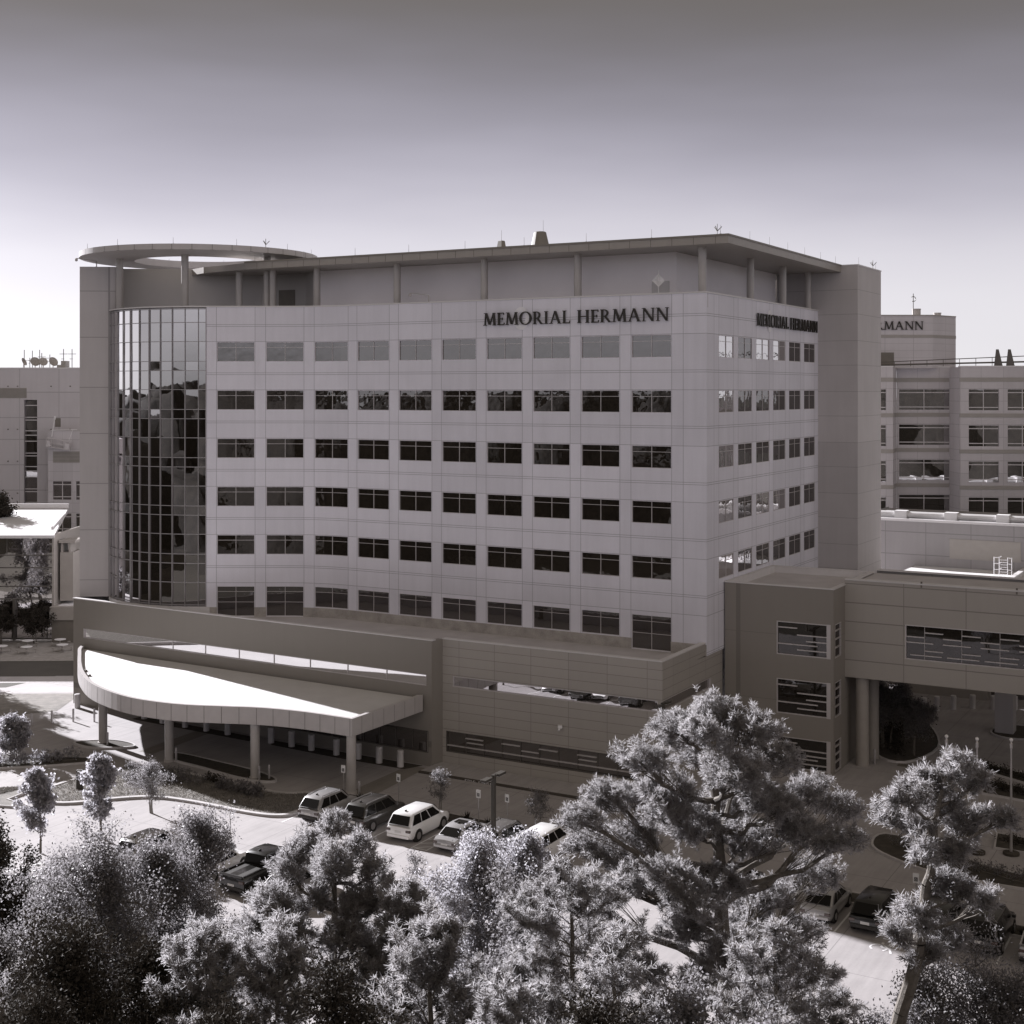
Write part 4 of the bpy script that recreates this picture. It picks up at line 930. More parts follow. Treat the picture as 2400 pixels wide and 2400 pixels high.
mb = MB(); mb.box(-52.7, -44, 157, 163, 0, 2.6); PE_ = obj('porch', mb, 'louvre', PV, OP)
mb = MB(); mb.box(-52.9, -44, 156.8, 163.2, 2.6, 4.1); obj('porch_roof', mb, 'canopy_metal', PE_, OP)
mb = MB(); mb.box(-52.2, -44, 157.6, 162.6, 4.1, 4.13); obj('roof_sheet', mb, 'roof_membrane', PE_, OP)

# ---- unseen narrow tower beyond the left edge, added for its shadow on the forecourt
ST = thing('shadow_tower', 'unseen narrow pale tower left of the forecourt, added for its shadow', 'tower', (-74, 146, 0), R(45))
mb = MB(); wall(mb, seg((2.6, -5), (-2.6, -5))[0], 0, 5.2, 0, 23, [(1, 4.2, 2+4.3*k, 4+4.3*k) for k in range(5)], .2); wall(mb, seg((2.6, 5), (2.6, -5))[0], 0, 10, 0, 23, [(1, 4.2, 2+4.3*k, 4+4.3*k) for k in range(5)], .2)
wall(mb, seg((-2.6, -5), (-2.6, 5))[0], 0, 10, 0, 23); wall(mb, seg((-2.6, 5), (2.6, 5))[0], 0, 5.2, 0, 23); mb.face([(-2.6, -5, 22.9), (2.6, -5, 22.9), (2.6, 5, 22.9), (-2.6, 5, 22.9)])
obj('wall', mb, 'back_wall', ST)
for k in range(5):
    g = MB(); g.face([(-1.6, -4.8, 2+4.3*k), (1.6, -4.8, 2+4.3*k), (1.6, -4.8, 4+4.3*k), (-1.6, -4.8, 4+4.3*k)]); obj('window', g, 'window_glass', ST)
# ================================================================ STREET FURNITURE
mat('bollard', (.56, .54, .54), .6, var=.08); mat('steel', (.50, .48, .48), .3, .6); mat('rubber', (.02, .018, .016), .8)
mat('sign_white', (.75, .74, .74), .5); mat('sign_dark', (.06, .055, .06), .6)
ORD = ['first', 'second', 'third', 'fourth', 'fifth', 'sixth', 'seventh', 'eighth', 'ninth', 'tenth', 'eleventh', 'twelfth', 'thirteenth', 'fourteenth', 'fifteenth', 'sixteenth']
def place(proto, used, a, b, z=0, rot=None):
    o = proto if not used else copy_tree(proto)
    o.location = W(a, b, z)
    if rot is not None: o.rotation_euler = (0, 0, rot)
    return o
def make_bollard(nm, r, h, label, m='bollard'):
    t = thing(nm, label, 'bollard')
    mb = MB(); mb.lathe([(r, 0), (r, h-.06), (r*.85, h-.01), (r*.4, h)], 16); obj('post', mb, m, t, smooth=True)
    mb = MB(); mb.lathe([(r*1.04, h*.80), (r*1.04, h*.86)], 16); obj('band', mb, 'mullion', t, smooth=True)
    return t
fat = make_bollard('concrete_bollard', .26, 1.28, '')
L1 = [(49.15,-8.9),(46.6,-9.3),(43.9,-9.4),(41.4,-9.5),(39,-9.55),(34.1,-9.85),(31.9,-9.95),(29.8,-10.05),(27.2,-10.2),(25,-10.3),(22.9,-10.45),(20.85,-10.55)]
for i, (a, b) in enumerate(L1):
    o = place(fat, i > 0, a, b); tag(o, f'{ORD[i]} from the left of the fat pale bollards along the podium wall', 'bollard', 'fat bollards along the podium wall')
o = place(fat, True, 57.4, -8.9); tag(o, 'fat pale bollard alone at the left end of the podium wall', 'bollard', 'fat bollards along the podium wall')
L2 = [(-8.3,26.6),(-9.86,27.7),(-10.75,28.8),(-11.98,29.9),(-13.44,31.05),(-15.13,31.6),(-16.85,32.4)]
for i, (a, b) in enumerate(L2):
    o = place(fat, True, a, b); tag(o, f'{ORD[i]} from the left of the bollards curving under the skybridge', 'bollard', 'bollards under the skybridge')
thin = make_bollard('steel_post_bollard', .085, 1.15, '', 'steel')
for i, (a, b) in enumerate([(58.3,-15.6),(55.5,-15.8),(54.8,-14.2),(53.7,-12.8),(52.1,-11.9)]):
    o = place(thin, i > 0, a, b); tag(o, f'{ORD[i]} from the left of the thin posts across the left forecourt', 'bollard', 'thin posts on the left forecourt')
for (a, b, lb) in [(44.9,-17.3,'thin post beside the leftmost canopy column'),(36.7,-18.1,'thin post beside the second canopy column'),(27.75,-18.9,'thin post left of the pair at the third canopy column'),(27.3,-18.3,'thin post right of the pair at the third canopy column'),(18.95,-18.5,'thin white post right of the rightmost canopy column'),(-9.9,-2.2,'thin white post in front of the dark trees under the skybridge')]:
    o = place(thin, True, a, b); tag(o, lb, 'bollard', 'thin guard posts')
    if a < 0: o.location = W(-10.6, 8.2); 
# parking signs
ps = thing('parking_sign', '', 'sign')
mb = MB(); mb.tube((0,0,0), (0,0,2.1), .03, n=6); obj('post', mb, 'steel', ps)
mb = MB(); mb.box(-.17, .17, -.05, -.03, 1.62, 2.16); pn = obj('panel', mb, 'sign_white', ps, bevel=.01)
mb = MB(); mb.box(-.09, .09, -.056, -.051, 1.72, 1.94)
obj('symbol_plate', mb, 'sign_dark', pn)
mb = MB(); _arcs = _arc(-.005, 1.81, .055, .055, 120, 400, .014, .014, 12)
for p_ in _arcs: mb.face([(x_, -.059, z_) for x_, z_ in p_])
mb.box(-.02, .0, -.0595, -.057, 1.84, 1.92); mb.box(-.02, .05, -.0595, -.057, 1.85, 1.862)
obj('wheelchair_symbol', mb, 'sign_white', pn, merge=False)
for i, (a, b, lb) in enumerate([(19.96,-19.0,'parking sign in front of the rightmost canopy column'),(15.29,-18.9,'parking sign behind the white suv'),(8.52,-19.4,'parking sign just left of the lamp post'),(6.37,-19.3,'parking sign just right of the lamp post'),(1.88,-20.1,'parking sign half hidden by the left tip of the big pine'),(-20.6,-21.0,'parking sign beyond the black hatchback at the right')]):
    o = place(ps, i > 0, a, b, .1, ANG_V-R(90)+R([6,-4,3,-7,5,2][i])); tag(o, 'small white '+lb, 'sign', 'accessible parking signs')
# lamp post
lp = thing('street_lamp', 'dark square street lamp post with two flat heads rising from the car park', 'street lamp', W(-.9, -33.5), ANG_V)
mat('lamp_dark', (.05, .044, .036), .45)
mb = MB(); mb.box(-.11, .11, -.11, .11, .7, 8.0); obj('pole', mb, 'lamp_dark', lp, bevel=.02)
mb = MB(); mb.lathe([(.3, 0), (.3, .68), (.26, .7)], 16); obj('base', mb, 'bollard', lp)
for s_ in (-1, 1):
    mb = MB(); mb.box(s_*.1 if s_ > 0 else -.35, .35 if s_ > 0 else -.1, -.04, .04, 7.85, 7.93); obj('arm', mb, 'lamp_dark', lp)
    mb = MB(); mb.box(.35 if s_ > 0 else -1.1, 1.1 if s_ > 0 else -.35, -.19, .19, 7.82, 7.96); hd = obj('lamp_head', mb, 'lamp_dark', lp, bevel=.03)
    mb = MB(); mb.box(.42 if s_ > 0 else -1.03, 1.03 if s_ > 0 else -.42, -.14, .14, 7.80, 7.817); obj('lens', mb, 'sign_white', hd)
lp2 = copy_tree(lp); lp2.location = W(-2.05, -13.1); tag(lp2, 'dark lamp post almost wholly hidden behind the left of the largest pine', 'street lamp')
# flagpoles
fp = thing('flagpole', '', 'flagpole')
mb = MB(); mb.tube((0,0,0), (0,0,6.9), .09, .055, 12); obj('pole', mb, 'steel', fp, smooth=True)
mb = MB(); mb.lathe([(.01,7.02),(.09,7.06),(.12,7.14),(.09,7.22),(.01,7.26)], 12); obj('finial_ball', mb, 'sign_white', fp, smooth=True)
mb = MB(); mb.lathe([(.09,6.6),(.11,6.62),(.11,6.9),(.06,6.95),(.04,7.03)], 12); obj('truck', mb, 'steel', fp, smooth=True)
mb = MB(); mb.lathe([(.5,0),(.5,.16),(.12,.2)], 20); obj('base', mb, 'mulch', fp)
for i, (a, b) in enumerate([(-19.75,-9.35),(-21.55,-9.07),(-23.44,-8.26)]):
    o = place(fp, i > 0, a, b, .0); tag(o, ['bare flagpole rising behind the top of the thin pine', 'middle bare flagpole with round base, of the three at the right', 'rightmost bare flagpole near the photo edge'][i], 'flagpole', 'bare flagpoles at the right')
kx = thing('ticket_machine', 'dark upright box on a post beside the left path', 'machine', (-31.2, 99, 0))
mb = MB(); mb.box(-.22, .22, -.18, .18, .1, 1.5); obj('housing', mb, 'lamp_dark', kx, bevel=.03)
mb = MB(); mb.box(-.28, .28, -.24, .24, 0, .1); obj('plinth', mb, 'bollard', kx)
mb = MB(); mb.box(-.12, .12, -.185, -.182, 1.1, 1.35); obj('screen', mb, 'low_glass', kx)
# drain and floor plates
mb = MB(); mb.box(-13.3, -12.2, 8.5, 9.3, .006, .02, lambda a, b, z: W(a, b, z)); o = obj('drain_grate', mb, 'louvre'); tag(o, 'dark rectangular drain grate in the plaza behind the flagpoles', 'drain')
# patio tables
pt = thing('patio_table', '', 'table')
mb = MB(); mb.lathe([(.62,.72),(.64,.74),(.64,.77),(.62,.78)], 24); obj('tabletop', mb, 'sign_white', pt)
mb = MB(); mb.tube((0,0,0),(0,0,.72),.05,n=8); mb.lathe([(.3,0),(.3,.03),(.05,.06)],14); obj('pedestal', mb, 'steel', pt)
for k in range(4):
    t = math.pi/2*k+.4; x_, y_ = .95*math.cos(t), .95*math.sin(t); mb = MB(); mb.lathe([(.19,.42),(.19,.46)],12,(x_,y_)); mb.tube((x_,y_,0),(x_,y_,.42),.03,n=6); mb.tube((0,0,.12),(x_,y_,.12),.02,n=5); obj('seat', mb, 'canopy_metal', pt)
for i, (px, py, lb) in enumerate([(62,1532,'round patio table nearest the road, left of the corner pier'),(65,1517,'round patio table behind the nearest one on the left patio'),(146,1527,'front round patio table close to the podium corner'),(141,1514,'rear round patio table close to the podium corner'),(4,1530,'round patio table cut by the left edge of the photo')]):
    Y = 3214*28.9/(py-914.5); o = pt if i == 0 else copy_tree(pt); o.location = ((px-1200)/3214*Y, Y, 0); tag(o, lb, 'table', 'patio tables by the pavilion')

# ================================================================ VEHICLES
mat('car_glass', (.010, .009, .008), .2, var=.05).node_tree.nodes['Principled BSDF'].inputs['Specular IOR Level'].default_value = .18; mat('tyre', (.02, .018, .016), .85); mat('rim', (.45, .44, .44), .3, .7)
mat('tail_light', (.07, .045, .04), .25, coat=.6); mat('plate', (.62, .61, .60), .6); mat('car_trim', (.03, .027, .024), .6)
for nm, c, mt in (('paint_white', (.82, .81, .81), 0), ('paint_silver', (.42, .41, .41), .4), ('paint_black', (.012, .011, .010), 0), ('paint_dark', (.05, .045, .04), .2), ('paint_grey', (.16, .15, .145), .3)):
    m = mat(nm, c, .32, mt, var=.03, coat=.8); m.node_tree.nodes['Principled BSDF'].inputs['Coat Roughness'].default_value = .08
KIND = {   # length, width, height, belt height, hood height, tail x, roof rear x, roof front x, cowl x (from the rear)
 'suv': dict(L=4.95, W=1.95, H=1.78, belt=1.08, hood=1.05, g=(.12, .62, 3.05, 3.85), wb=(.95, 3.92), wr=.37),
 'crossover': dict(L=4.62, W=1.86, H=1.66, belt=1.0, hood=.98, g=(.14, .72, 2.85, 3.6), wb=(.86, 3.66), wr=.35),
 'sedan': dict(L=4.6, W=1.8, H=1.45, belt=.92, hood=.88, g=(.55, 1.35, 2.65, 3.45), wb=(.92, 3.62), wr=.32),
 'pickup': dict(L=5.7, W=2.0, H=1.85, belt=1.12, hood=1.12, g=(2.05, 2.2, 3.65, 4.3), wb=(1.05, 4.65), wr=.40)}
def make_car(nm, kind, paint, rails=False, sunroof=False):
    k = KIND[kind]; t = thing(nm, '', 'car'); Lc, Wc, Hc, be, ho = k['L'], k['W'], k['H'], k['belt'], k['hood']; hw = Wc/2
    g0, g1, g2, g3 = k['g']
    def sec(y, w_, zb, zt, crown=.03):
        return [(-w_*.90, y, zb), (-w_*.99, y, zb+.18), (-w_, y, zb+(zt-zb)*.5), (-w_*.985, y, zt-.13), (-w_*.90, y, zt), (0, y, zt+crown), (w_*.90, y, zt), (w_*.985, y, zt-.13), (w_, y, zb+(zt-zb)*.5), (w_*.99, y, zb+.18), (w_*.90, y, zb)]
    st = [(.0, hw*.86, .42, be-.22), (.06, hw*.93, .34, be-.10), (.25, hw*.98, .27, be), (.9, hw, .24, be), (2.0, hw, .22, be), (3.0, hw, .22, be), (g3, hw, .23, be-.02), (g3+.35*(Lc-g3), hw*.99, .24, ho), (Lc-.35, hw*.95, .26, ho-.10), (Lc-.10, hw*.87, .30, ho-.22), (Lc, hw*.78, .38, ho-.36)]
    mb = MB(); S_ = [sec(*q) for q in st]
    for A, B in zip(S_, S_[1:]):
        for i in range(10): mb.face([A[i], A[i+1], B[i+1], B[i]])
        mb.face([A[10], A[0], B[0], B[10]])
    mb.face(S_[0]); mb.face(list(reversed(S_[-1])))
    body = obj('body', mb, paint, t, smooth=True)
    # cabin
    zb_, zr = be-.02, Hc; wb_, wr_ = hw*.90, hw*.72
    def cab(mb, y0, y1, y2, y3, e, zt, inset=0):
        base = [(-wb_+inset, y0, zb_), (wb_-inset, y0, zb_), (wb_-inset, y3, zb_), (-wb_+inset, y3, zb_)]
        return base
    mb = MB(); nseg = 5
    rp = [(g0, zb_, wb_), (g0+(g1-g0)*.75, zr-.14, wr_*1.06), (g1+.08, zr-.035, wr_), ((g1+g2)/2, zr, wr_), (g2, zr-.03, wr_*.99), (g2+.12, zr-.08, wr_*1.0), (g3, zb_, wb_)]
    C_ = [[(-w_, y, zb_), (-w_, y, z), (-w_*.86, y, z+.03), (0, y, z+.05), (w_*.86, y, z+.03), (w_, y, z), (w_, y, zb_)] for y, z, w_ in rp]
    for A, B in zip(C_, C_[1:]):
        # sides of the cabin lean in from the belt to the roof
        A2 = [(-wb_, A[0][1], zb_)]+A[1:6]+[(wb_, A[0][1], zb_)]; B2_ = [(-wb_, B[0][1], zb_)]+B[1:6]+[(wb_, B[0][1], zb_)]
        for i in range(6): mb.face([A2[i], A2[i+1], B2_[i+1], B2_[i]])
    obj('roof', mb, paint, t, smooth=True)
    e = .012
    def side_pt(y, f, s_):      # point on cabin side, f 0 belt .. 1 roof
        zt = zr-.05; 
        wv = wb_+(wr_-wb_)*f+e+.008
        return (s_*wv, y, zb_+.03+(zt-.06-zb_)*f)
    yb = lambda y_, f: y_
    for s_ in (-1, 1):
        ya, yz = g0+.22, g3-.15; yra, yrz = g1+.12, g2-.02
        mids = [ya+(yz-ya)*.33, ya+(yz-ya)*.64] if kind != 'pickup' else [ya+(yz-ya)*.5]
        bnd = [0]+[(m_-ya)/(yz-ya) for m_ in mids]+[1]
        for f0, f1 in zip(bnd, bnd[1:]):
            a0, a1 = ya+(yz-ya)*f0+.04, ya+(yz-ya)*f1-.04; b0, b1 = yra+(yrz-yra)*f0+.04, yra+(yrz-yra)*f1-.04
            mb = MB(); mb.face([side_pt(a0, .03, s_), side_pt(a1, .03, s_), side_pt(b1, .93, s_), side_pt(b0, .93, s_)]); obj('side_window', mb, 'car_glass', t)
    mb = MB(); zt = zr-.12
    o_ = .012
    mb.face([(-wb_*.86, g0-.045, zb_+.09), (wb_*.86, g0-.045, zb_+.09), (wr_*.93, g0+(g1-g0)*.75-.06, zt+.0), (-wr_*.93, g0+(g1-g0)*.75-.06, zt+.0)]); obj('rear_window', mb, 'car_glass', t)
    mb = MB(); mb.face([(-wb_*.88, g3+.02, zb_+.09), (wb_*.88, g3+.02, zb_+.09), (wr_*.92, g2+.24, zr-.06), (-wr_*.92, g2+.24, zr-.06)]); obj('windscreen', mb, 'car_glass', t)
    for y in k['wb']:
        for s_ in (-1, 1):
            wr2 = k['wr']; M = lambda x, yy, z, y=y, s_=s_: (s_*(hw-.21)+s_*x, y+yy, wr2+z)
            def cyl(mb, r, x0, x1, n_=18):
                A = [M(x0, r*math.cos(2*math.pi*i/n_), r*math.sin(2*math.pi*i/n_)) for i in range(n_)]; B = [M(x1, r*math.cos(2*math.pi*i/n_), r*math.sin(2*math.pi*i/n_)) for i in range(n_)]
                for i in range(n_): mb.face([A[i], A[(i+1)%n_], B[(i+1)%n_], B[i]])
                mb.face(A); mb.face(B)
            mb = MB(); cyl(mb, wr2+.07, .0, .212); ar_ = obj('wheel_arch', mb, 'car_trim', t)
            mb = MB(); cyl(mb, wr2, .0, .225); wl = obj('wheel', mb, 'tyre', t)
            mb = MB(); cyl(mb, wr2*.62, .2, .235); obj('rim', mb, 'rim', wl)
    for s_ in (-1, 1):
        mb = MB(); x0, x1 = sorted((s_*hw*.58, s_*hw*.93)); mb.box(x0, x1, -.012 if kind != 'pickup' else -.03, .25, be-.36, be-.19); obj('tail_light', mb, 'tail_light', t, bevel=.03)
        mb = MB(); x0, x1 = sorted((s_*hw*.5, s_*hw*.84)); mb.box(x0, x1, Lc-.3, Lc-.02, ho-.42, ho-.27); obj('headlight', mb, 'rim', t, bevel=.03)
        mb = MB(); x0, x1 = sorted((s_*hw*.97, s_*(hw+.17))); mb.box(x0, x1, g3-.45, g3-.28, be-.02, be+.14); obj('wing_mirror', mb, paint, t, bevel=.03)
    mb = MB(); mb.box(-.24, .24, -.02, .03, be-.42 if kind != 'pickup' else .55, be-.28 if kind != 'pickup' else .68); obj('number_plate', mb, 'plate', t)
    mb = MB(); mb.box(-hw*.86, hw*.86, -.06, .2, .33, .54); obj('rear_bumper', mb, 'car_trim' if paint != 'paint_white' and kind != 'sedan' else paint, t, bevel=.05)
    mb = MB(); mb.box(-.5, .5, Lc-.05, Lc+.02, .38, .62); obj('grille', mb, 'car_trim', t, bevel=.02)
    mb = MB(); mb.box(-.04, .04, g1+.2, g1+.38, zr, zr+.1); obj('roof_fin', mb, 'car_trim', t, bevel=.02)
    if rails:
        for s_ in (-1, 1):
            mb = MB(); mb.tube((s_*wr_*.9, g1+.15, zr+.05), (s_*wr_*.9, g2-.1, zr+.06), .028, n=6); mb.tube((s_*wr_*.9, g1+.1, zr-.02), (s_*wr_*.9, g1+.17, zr+.06), .03, n=6); mb.tube((s_*wr_*.9, g2-.02, zr-.02), (s_*wr_*.9, g2-.12, zr+.06), .03, n=6); obj('roof_rail', mb, 'rim', t)
    if sunroof: mb = MB(); mb.face([(-wr_*.6, g2-1.0, zr+.056), (wr_*.6, g2-1.0, zr+.056), (wr_*.6, g2-.35, zr+.05), (-wr_*.6, g2-.35, zr+.05)]); obj('sunroof', mb, 'car_glass', t)
    if kind == 'pickup':
        mb = MB(); mb.box(-hw*.78, hw*.78, .12, g0-.12, be+.005, be+.02); obj('bed_floor', mb, 'car_trim', t)
        mb = MB()
        for s_ in (-1, 1): x0, x1 = sorted((s_*hw*.8, s_*hw*.93)); mb.box(x0, x1, .03, g0-.02, be, be+.09)
        mb.box(-hw*.8, hw*.8, .0, .08, be-.05, be+.09); obj('bed_rail', mb, paint, t, bevel=.02)
    return t
ROT = ANG_V-R(90)
CARS = [('parked_crossover', 'crossover', 'paint_silver', 18.4, -25.1, 'silver crossover at the left end of the row facing the canopy', dict(rails=True)),
 ('parked_suv', 'suv', 'paint_dark', 14.65, -25.2, 'dark suv with bright roof rails, left of the white suv', dict(rails=True)),
 ('parked_suv', 'suv', 'paint_white', 10.95, -25.35, 'white suv parked left of the pale sedan', {}),
 ('parked_sedan', 'sedan', 'paint_silver', 7.3, -25.6, 'pale sedan with dark sunroof, right of the striped gap', dict(sunroof=True)),
 ('parked_suv', 'crossover', 'paint_grey', 4.6, -25.1, 'dark grey suv half hidden behind the lamp post', dict(rails=True)),
 ('parked_suv', 'suv', 'paint_white', 1.75, -25.1, 'white suv showing only its roof above the foliage', {}),
 ('parked_sedan', 'sedan', 'paint_black', -10.9, -25.2, 'dark car seen in bits through the big pine', {}),
 ('parked_sedan', 'sedan', 'paint_silver', -16.2, -25.3, 'pale car hidden by the big pine, left of the black hatchback', {}),
 ('parked_hatchback', 'crossover', 'paint_black', -18.95, -25.4, 'black hatchback left of the thin pine trunk', {}),
 ('parked_suv', 'crossover', 'paint_black', -22.3, -24.9, 'black suv mostly hidden behind the thin pine', {}),
 ('parked_suv', 'suv', 'paint_black', -24.75, -25.2, 'black suv with pale number plate near the right edge', {}),
 ('parked_suv', 'suv', 'paint_silver', -27.6, -25.5, 'pale suv cut by the right edge of the photo', {}),
 ('parked_sedan', 'sedan', 'paint_black', 19.3, -36.6, 'black sedan nose up beside the white car in the near row', {}),
 ('parked_sedan', 'sedan', 'paint_white', 17.3, -37.4, 'white car between the black sedan and the black pickup', dict(sunroof=True)),
 ('pickup_truck', 'pickup', 'paint_black', 14.1, -37.6, 'black pickup truck in the near row behind the left pines', {}),
 ('parked_sedan', 'sedan', 'paint_grey', 11.2, -37.9, 'dark car right of the black pickup, mostly hidden by the pine', {}),
 ('parked_suv', 'crossover', 'paint_silver', 22.6, -37.6, 'silver car glimpsed through the broad tree on the left', {})]
for nm, kd, pt_, a, b, lb, kw_ in CARS:
    o = make_car(nm, kd, pt_, **kw_); o.location = W(a, b, .006); o.rotation_euler = (0, 0, ROT+R(rng.uniform(-1.5, 1.5)))
    tag(o, lb, 'pickup' if 'pickup' in nm else 'car', 'cars parked in two rows')
# ================================================================ TREES AND PLANTS
def leaf_mat(name, col, rough=.45, trans=.35, spec=.5, tcol=None):
    m, t, p = new_mat(name)
    out = t.nodes['Material Output']
    geo = N(t, 'ShaderNodeNewGeometry')
    r_ = geo.outputs['Random Per Island']
    n1 = noise(t, .7, 2)
    f = mth(t, 'ADD', mth(t, 'MULTIPLY', r_, .6), mth(t, 'MULTIPLY', n1, .5))
    cc = mixc(t, f, tuple(c*.62 for c in col), tuple(c*1.35 for c in col))
    t.links.new(cc, p.inputs['Base Color']); p.inputs['Roughness'].default_value = rough; p.inputs['Specular IOR Level'].default_value = spec
    tr = N(t, 'ShaderNodeBsdfTranslucent'); t.links.new(mixc(t, f, tuple(c*.5 for c in (tcol or col)), tuple(c*1.4 for c in (tcol or col))), tr.inputs['Color'])
    mx = N(t, 'ShaderNodeMixShader'); mx.inputs[0].default_value = trans
    t.links.new(p.outputs[0], mx.inputs[1]); t.links.new(tr.outputs[0], mx.inputs[2]); t.links.new(mx.outputs[0], out.inputs['Surface'])
    return m
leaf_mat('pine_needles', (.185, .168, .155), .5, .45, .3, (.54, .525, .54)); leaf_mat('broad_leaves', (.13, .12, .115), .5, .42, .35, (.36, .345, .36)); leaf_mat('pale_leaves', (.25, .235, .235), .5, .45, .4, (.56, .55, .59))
leaf_mat('dark_leaves', (.042, .036, .030), .7, .12, .08); leaf_mat('grass_blades', (.20, .185, .17), .6, .3)  # dark_leaves is near black: shade of the bottom left trees put into the colour
mat('bark', (.13, .115, .10), .9, var=.35, scale=6, fine=30, bump=.8); mat('pale_bark', (.24, .225, .21), .85, var=.3, scale=5, fine=30, bump=.6)
def fast_mesh(name, V, F, m, parent=None, k=4):
    me = bpy.data.meshes.new(name); V = np.asarray(V, np.float32); F = np.asarray(F, np.int32)
    me.vertices.add(len(V)); me.vertices.foreach_set('co', V.ravel())
    me.loops.add(F.size); me.loops.foreach_set('vertex_index', F.ravel())
    me.polygons.add(len(F)); me.polygons.foreach_set('loop_start', np.arange(0, F.size, F.shape[1], dtype=np.int32))
    me.update(calc_edges=True); me.materials.append(MATS[m])
    o = bpy.data.objects.new(name, me); COL.objects.link(o)
    if parent: o.parent = parent
    return o
def tubes(mb, pts, rad, n=6):
    for i in range(len(pts)-1): mb.tube(pts[i], pts[i+1], rad[i], rad[i+1], n, cap=(i == len(pts)-2))
def frames(D, g):
    """orthonormal frames with D as third axis"""
    D = D/np.linalg.norm(D, axis=1, keepdims=True); r_ = g.normal(size=D.shape); X = np.cross(D, r_); X /= np.linalg.norm(X, axis=1, keepdims=True)+1e-9; return X, np.cross(D, X), D
def needle_tufts(P, D, g, n=30, ln=.30, wd=.026, spread=1.0, jit=.10):
    """tufts of needles: P points, D shoot directions"""
    m = len(P); X, Y, Z = frames(D, g)
    th = g.uniform(0, 2*math.pi, (m, n)); el = g.uniform(.25, spread, (m, n))*1.25; L = ln*g.uniform(.65, 1.15, (m, n))
    d = (X[:, None]*(np.cos(th)*np.sin(el))[..., None]+Y[:, None]*(np.sin(th)*np.sin(el))[..., None]+Z[:, None]*np.cos(el)[..., None])
    base = P[:, None]+Z[:, None]*g.uniform(-jit*1.6, jit, (m, n))[..., None]
    side = np.cross(d, g.normal(size=(m, n, 3))); side /= np.linalg.norm(side, axis=2, keepdims=True)+1e-9
    tip = base+d*L[..., None]; tip[..., 2] -= .02
    V = np.stack([base-side*wd*.5, base+side*wd*.5, tip+side*wd*.25, tip-side*wd*.25], 2).reshape(-1, 3)
    return V, np.arange(len(V)).reshape(-1, 4)
def limb(p0, d, L, g, up=.25, wob=.16, n=6):
    pts = [np.array(p0, float)]; d = np.array(d, float); d /= np.linalg.norm(d)
    for i in range(n):
        d = d+g.normal(size=3)*wob+np.array([0, 0, up/n]); d /= np.linalg.norm(d); pts.append(pts[-1]+d*L/n)
    return pts
def pine(label, x, y, h, cb, rad, seed, lean=(0, 0), n_br=46, tr=.24, shape='round', dens=1.0, droop=0, group='pines in the foreground', nl=.22, mtl='pine_needles', nn=26, bias=None, rise=1.0, drop=0.0):
    h -= drop
    g = np.random.default_rng(seed); t = thing('pine_tree', label, 'tree', (x, y, 0), 0, group)
    tk = MB(); NT = 14; tp = []
    wob = g.normal(size=(NT+1, 2)).cumsum(0)*.05*tr*4
    for i in range(NT+1):
        f = i/NT; tp.append(np.array([lean[0]*f**1.2+wob[i, 0]*f, lean[1]*f**1.2+wob[i, 1]*f, h*f*.985]))
    tubes(tk, tp, [tr*(1-f/NT)**.75+.025 for f in range(NT+1)], 9)
    P, D = [], []
    for j in range(n_br):
        f = (j+.5)/n_br; z = cb+(h-cb)*f**.9; i = min(int(z/h*NT), NT-1); q = z/h*NT-i; p0 = tp[i]+(tp[i+1]-tp[i])*q
        az = j*2.399+g.normal()*.4
        if shape == 'round': prof = math.sin(math.pi*min(1, .22+.80*f))**.75*(1-.25*f)
        elif shape == 'cone': prof = (1-f)**.62*.95+.08
        elif shape == 'dome': prof = (math.sqrt(max(0, 1-((f-.2)/.80)**2)) if f > .2 else .75+f)*.97+.04
        else: prof = (.55+.45*math.sin(math.pi*f*1.3))*(1-f**3*.6)
        L = rad*prof*g.uniform(.65, 1.12)
        if bias is not None: L *= 1+.45*math.cos(az-bias)
        el = (g.uniform(.02, .4)+f*.5)*rise+(f**3*.5 if rise < 1 else 0)-droop
        d = np.array([math.cos(az)*math.cos(el), math.sin(az)*math.cos(el), math.sin(el)])
        L = max(L, .5); br = limb(p0, d, L, g, .30*rise-droop, .13, 7); r0 = max(.02, tr*.30*(1-f*.6)*min(1, L/3))
        tubes(tk, br, [r0*(1-k/9) for k in range(8)], 5)
        nsub = int(max(3, L*3.6*dens))
        for q_ in range(nsub):
            u_ = g.uniform(.15, 1)**.7 if q_ else 1.0; k = min(int(u_*7), 6); b0 = br[k]+(br[k+1]-br[k])*(u_*7-k)
            dd = br[k+1]-br[k]; dd /= np.linalg.norm(dd); sd_ = np.cross(dd, [0, 0, 1]); sd_ /= np.linalg.norm(sd_)+1e-9
            ds = dd*.6+sd_*g.choice([-1, 1])*g.uniform(.4, 1.1)+np.array([0, 0, g.uniform(-.05, .7)-droop])
            Ls = g.uniform(.35, 1.0)*min(1, .35+L*.25)*(1.15-u_*.45); tw = limb(b0, ds, Ls, g, .35-droop, .22, 3)
            tubes(tk, tw, [.018, .015, .012, .009], 3)
            for k2 in range(1, 4):
                P.append(tw[k2]); D.append(tw[k2]-tw[k2-1]+np.array([0, 0, .06]))
                for e_ in range(int(g.integers(1, 3))):
                    o_ = g.normal(size=3)*.15; o_[2] = abs(o_[2])*.6; P.append(tw[k2]+o_); D.append(tw[k2]-tw[k2-1]+o_*1.6+np.array([0, 0, .08]))
    obj('trunk', tk, 'bark', t, merge=False)
    V, F = needle_tufts(np.array(P), np.array(D), g, nn, nl, .024, 1.15)
    fast_mesh('crown', V, F, mtl, t)
    return t
